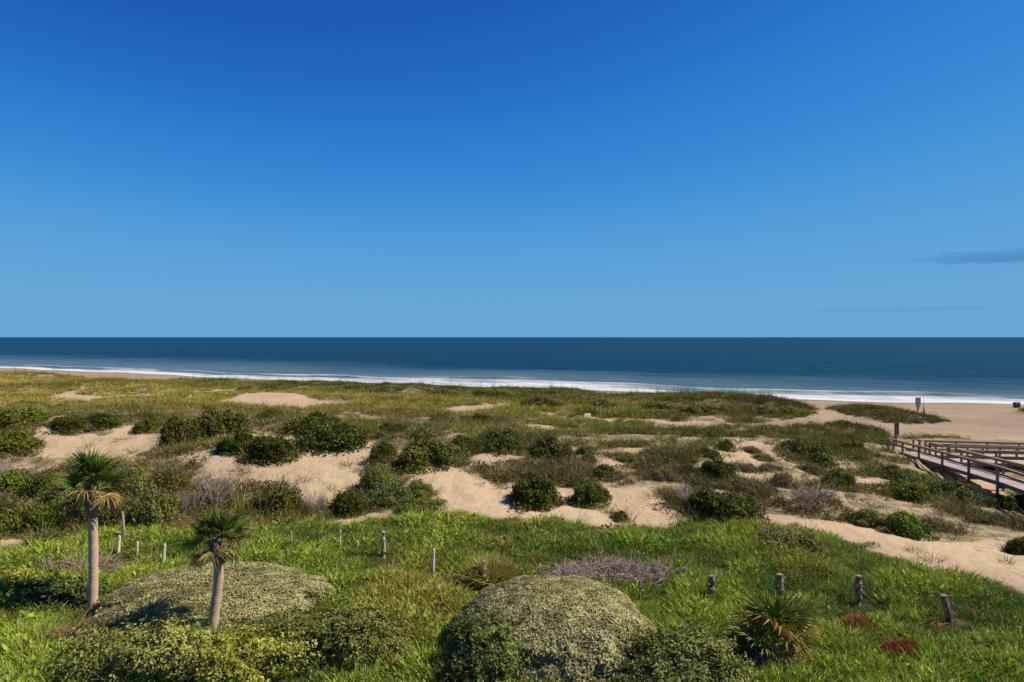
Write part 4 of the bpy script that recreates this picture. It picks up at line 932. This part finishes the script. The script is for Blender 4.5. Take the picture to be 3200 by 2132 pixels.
# ------------------------------------------------------------------ signs, poles and small things on the dunes
def prism(pts, th):
    mb = MB(); n = len(pts); mb.v = [(x, -th / 2, z) for x, z in pts] + [(x, th / 2, z) for x, z in pts]
    mb.f = [tuple(range(n)), tuple(range(2 * n - 1, n - 1, -1))] + [(i, i + n, (i + 1) % n + n, (i + 1) % n) for i in range(n)]; return mb
def thing(name, label, cat, px, py, group=None):
    x, y, z = hit(px, py, HF); o = bpy.data.objects.new(name, None); COL.objects.link(o); o.location = (x, y, z); return tag(o, label, cat, group), y, z
def m(pxs, y): return pxs / FPX * y
t, y, z = thing('beach_sign', 'grey paddle shaped sign on a thin pole on the grassy beach hummock', 'sign', 2110, 962)
hh = m(962 - 914, y); w = m(14, y)
prism([(-w / 2, hh), (-w / 2, hh - m(14, y)), (-w * .16, hh - m(28, y)), (w * .16, hh - m(28, y)), (w / 2, hh - m(14, y)), (w / 2, hh)], .05).build('panel', M_SIGN, t, rot=(0, 0, R(12)))
MB().tube([(0, .06, -.4), (0, .06, hh - .1)], .055, 8).build('pole', M_FRAME, t)
MB().box((0, .045, hh - m(7, y)), (w * .8, .03, .06)).build('batten', M_FRAME, t)
t, y, z = thing('marker_stake', 'slim reddish stake with a thin rod beside the paddle sign', 'stake', 2124, 964)
h2 = m(964 - 934, y); MB().tube([(0, 0, -.3), (.02, 0, h2 * .55), (-.05, 0, h2)], [.13, .11, .03], 7).build('shaft', mat_wood('red_stake', (.20, .10, .06), (.34, .20, .13)), t)
MB().tube([(-.04, 0, h2 * .6), (-.06, 0, h2 * 1.75)], .018, 5).build('rod', M_SIGN, t)
t, y, z = thing('board_sign', 'dark brown board sign on a post by the boardwalk steps', 'sign', 2061, 1026)
h3 = m(1026 - 973, y); w3 = m(11, y)
prism([(-w3 / 2, h3), (-w3 / 2, h3 - m(27, y)), (w3 / 2, h3 - m(27, y)), (w3 / 2, h3)], .06).build('panel', M_SIGNBR, t, rot=(0, 0, R(8)))
MB().box((0, .09, h3 / 2 - .2), (.12, .1, h3 + .1)).build('post', M_FRAME, t)
MB().box((0, -.0, h3 + .02), (w3 * 1.15, .12, .05)).build('cap', M_FRAME, t)
t, y, z = thing('beach_bin', 'dark grey tilted bin standing alone on the beach sand', 'bin', 2338, 938)
hb = m(13, y); wb = m(11, y)
MB().box((0, 0, hb * .46), (wb * .86, wb * .86, hb * 1.0), None, 1.12).build('body', M_BIN, t, rot=(0, R(-9), 0))
MB().box((-.10, 0, hb * .97), (wb * 1.08, wb * 1.08, hb * .09), Matrix.Rotation(R(-9), 3, 'Y'), .8).build('lid', M_BIN, t)
t, y, z = thing('sand_fence_panel', 'short panel of weathered boards at the head of the sandy track', 'fence', 1350, 964)
t.rotation_euler.z = R(38); wf = m(20, y); hf = m(14, y); rr = random.Random(4)
for i in range(5): MB().box((-wf / 2 + wf * (i + .5) / 5, 0, hf / 2 - .1 + rr.uniform(-.04, .04)), (wf / 5 * .82, .03, hf + .2)).build('board', M_STAKE, t)
for zz in (.25, .75): MB().box((0, .035, hf * zz), (wf, .035, .07)).build('crosspiece', M_POST, t)
for px, yt, yb, lab in ((1372, 928, 952, 'left pole of a pinkish pair beyond the board panel'), (1378.5, 925, 949, 'right taller pole of a pinkish pair beyond the board panel')):
    t, y, z = thing('marker_pole', lab, 'pole', px, yb, 'pinkish poles beyond the board panel'); hh = m(yb - yt, y)
    MB().tube([(0, 0, -.3), (.02, 0, hh * .5), (0, 0, hh)], [.06, .055, .045], 7).build('shaft', mat_wood('pink_pole', (.42, .30, .25), (.55, .42, .36)), t); MB().tube([(0, 0, hh), (0, 0, hh + .06)], [.06, .03], 7).build('cap', M_PALE, t)
t, y, z = thing('marker_pole', 'small white post in the grass left of the board panel', 'pole', 1290, 956); hh = m(14, y)
MB().box((0, 0, hh / 2 - .1), (.13, .13, hh + .2)).build('shaft', M_PALE, t); MB().box((0, 0, hh + .03), (.15, .15, .06), None, .3).build('cap', M_PALE, t)
t, y, z = thing('marker_pole', 'thin dark pole on the seaward tip of the fore dune crest', 'pole', 1765, 924); hh = m(36, y)
MB().tube([(0, 0, -.3), (.03, 0, hh * .6), (.02, 0, hh)], [.045, .035, .02], 6).build('shaft', M_FRAME, t); MB().tube([(.02, 0, hh), (.02, 0, hh + .08)], [.03, .01], 6).build('tip', M_FRAME, t)
t, y, z = thing('marker_pole', 'dark stub post at the start of the pale footpath', 'pole', 125, 918); hh = m(14, y)
MB().tube([(0, 0, -.3), (0, 0, hh)], [.13, .11], 7).build('shaft', M_POST, t); MB().tube([(0, 0, hh), (.02, 0, hh + .1)], [.10, .04], 7).build('splintered_top', M_POST, t)

# ------------------------------------------------------------------ clouds: thin closed puffs of haze far out over the sea
def cloud(label, box, dist, dens, seed, nb, thick):
    x0, x1, yt, yb = box; rs = random.Random(seed); mt = bpy.data.materials.new('cloud_vapour'); mt.use_nodes = True; n, l = mt.node_tree.nodes, mt.node_tree.links
    n.remove(n['Principled BSDF']); v = n.new('ShaderNodeVolumePrincipled'); v.inputs['Color'].default_value = (.12, .42, .80, 1); v.inputs['Density'].default_value = dens; v.inputs['Anisotropy'].default_value = .2
    l.new(v.outputs[0], n['Material Output'].inputs['Volume'])
    # one closed streak, its width and height uneven along its length
    L = (x1 - x0) / FPX * dist; N, K = nb, 14; V, F = [], []
    for i in range(N):
        f = i / (N - 1); env = math.sin(math.pi * min(1, max(0, f))) ** .55 if 0 < f < 1 else 0.0
        hz = (yb - yt) * .5 / FPX * dist * env * rs.uniform(.45, 1.0) * thick; up = (HY - (yb + (yt - yb) * (.25 + .5 * f))) / FPX * dist + CAMZ + rs.uniform(-.15, .15) * hz
        for k in range(K):
            a = 2 * math.pi * k / K; V.append(((x0 - CX) / FPX * dist + L * f, dist + math.cos(a) * dist * .03 * max(env, .02), up + math.sin(a) * max(hz, 1)))
    for i in range(N - 1):
        for k in range(K): F.append((i * K + k, i * K + (k + 1) % K, (i + 1) * K + (k + 1) % K, (i + 1) * K + k))
    F += [tuple(range(K - 1, -1, -1)), tuple((N - 1) * K + k for k in range(K))]
    me = bpy.data.meshes.new('cloud'); me.from_pydata(V, [], F); me.materials.append(mt); me.polygons.foreach_set('use_smooth', [True] * len(F)); me.update()
    tag(obj('cloud', me), label, 'cloud')
cloud('thin dark blue streak of cloud above the horizon', (2075, 2560, 566, 610), 9000, .0018, 3, 26, .9)
cloud('faint long low cloud band just above the sea horizon', (1820, 2330, 702, 722), 14000, .0004, 8, 22, 1)
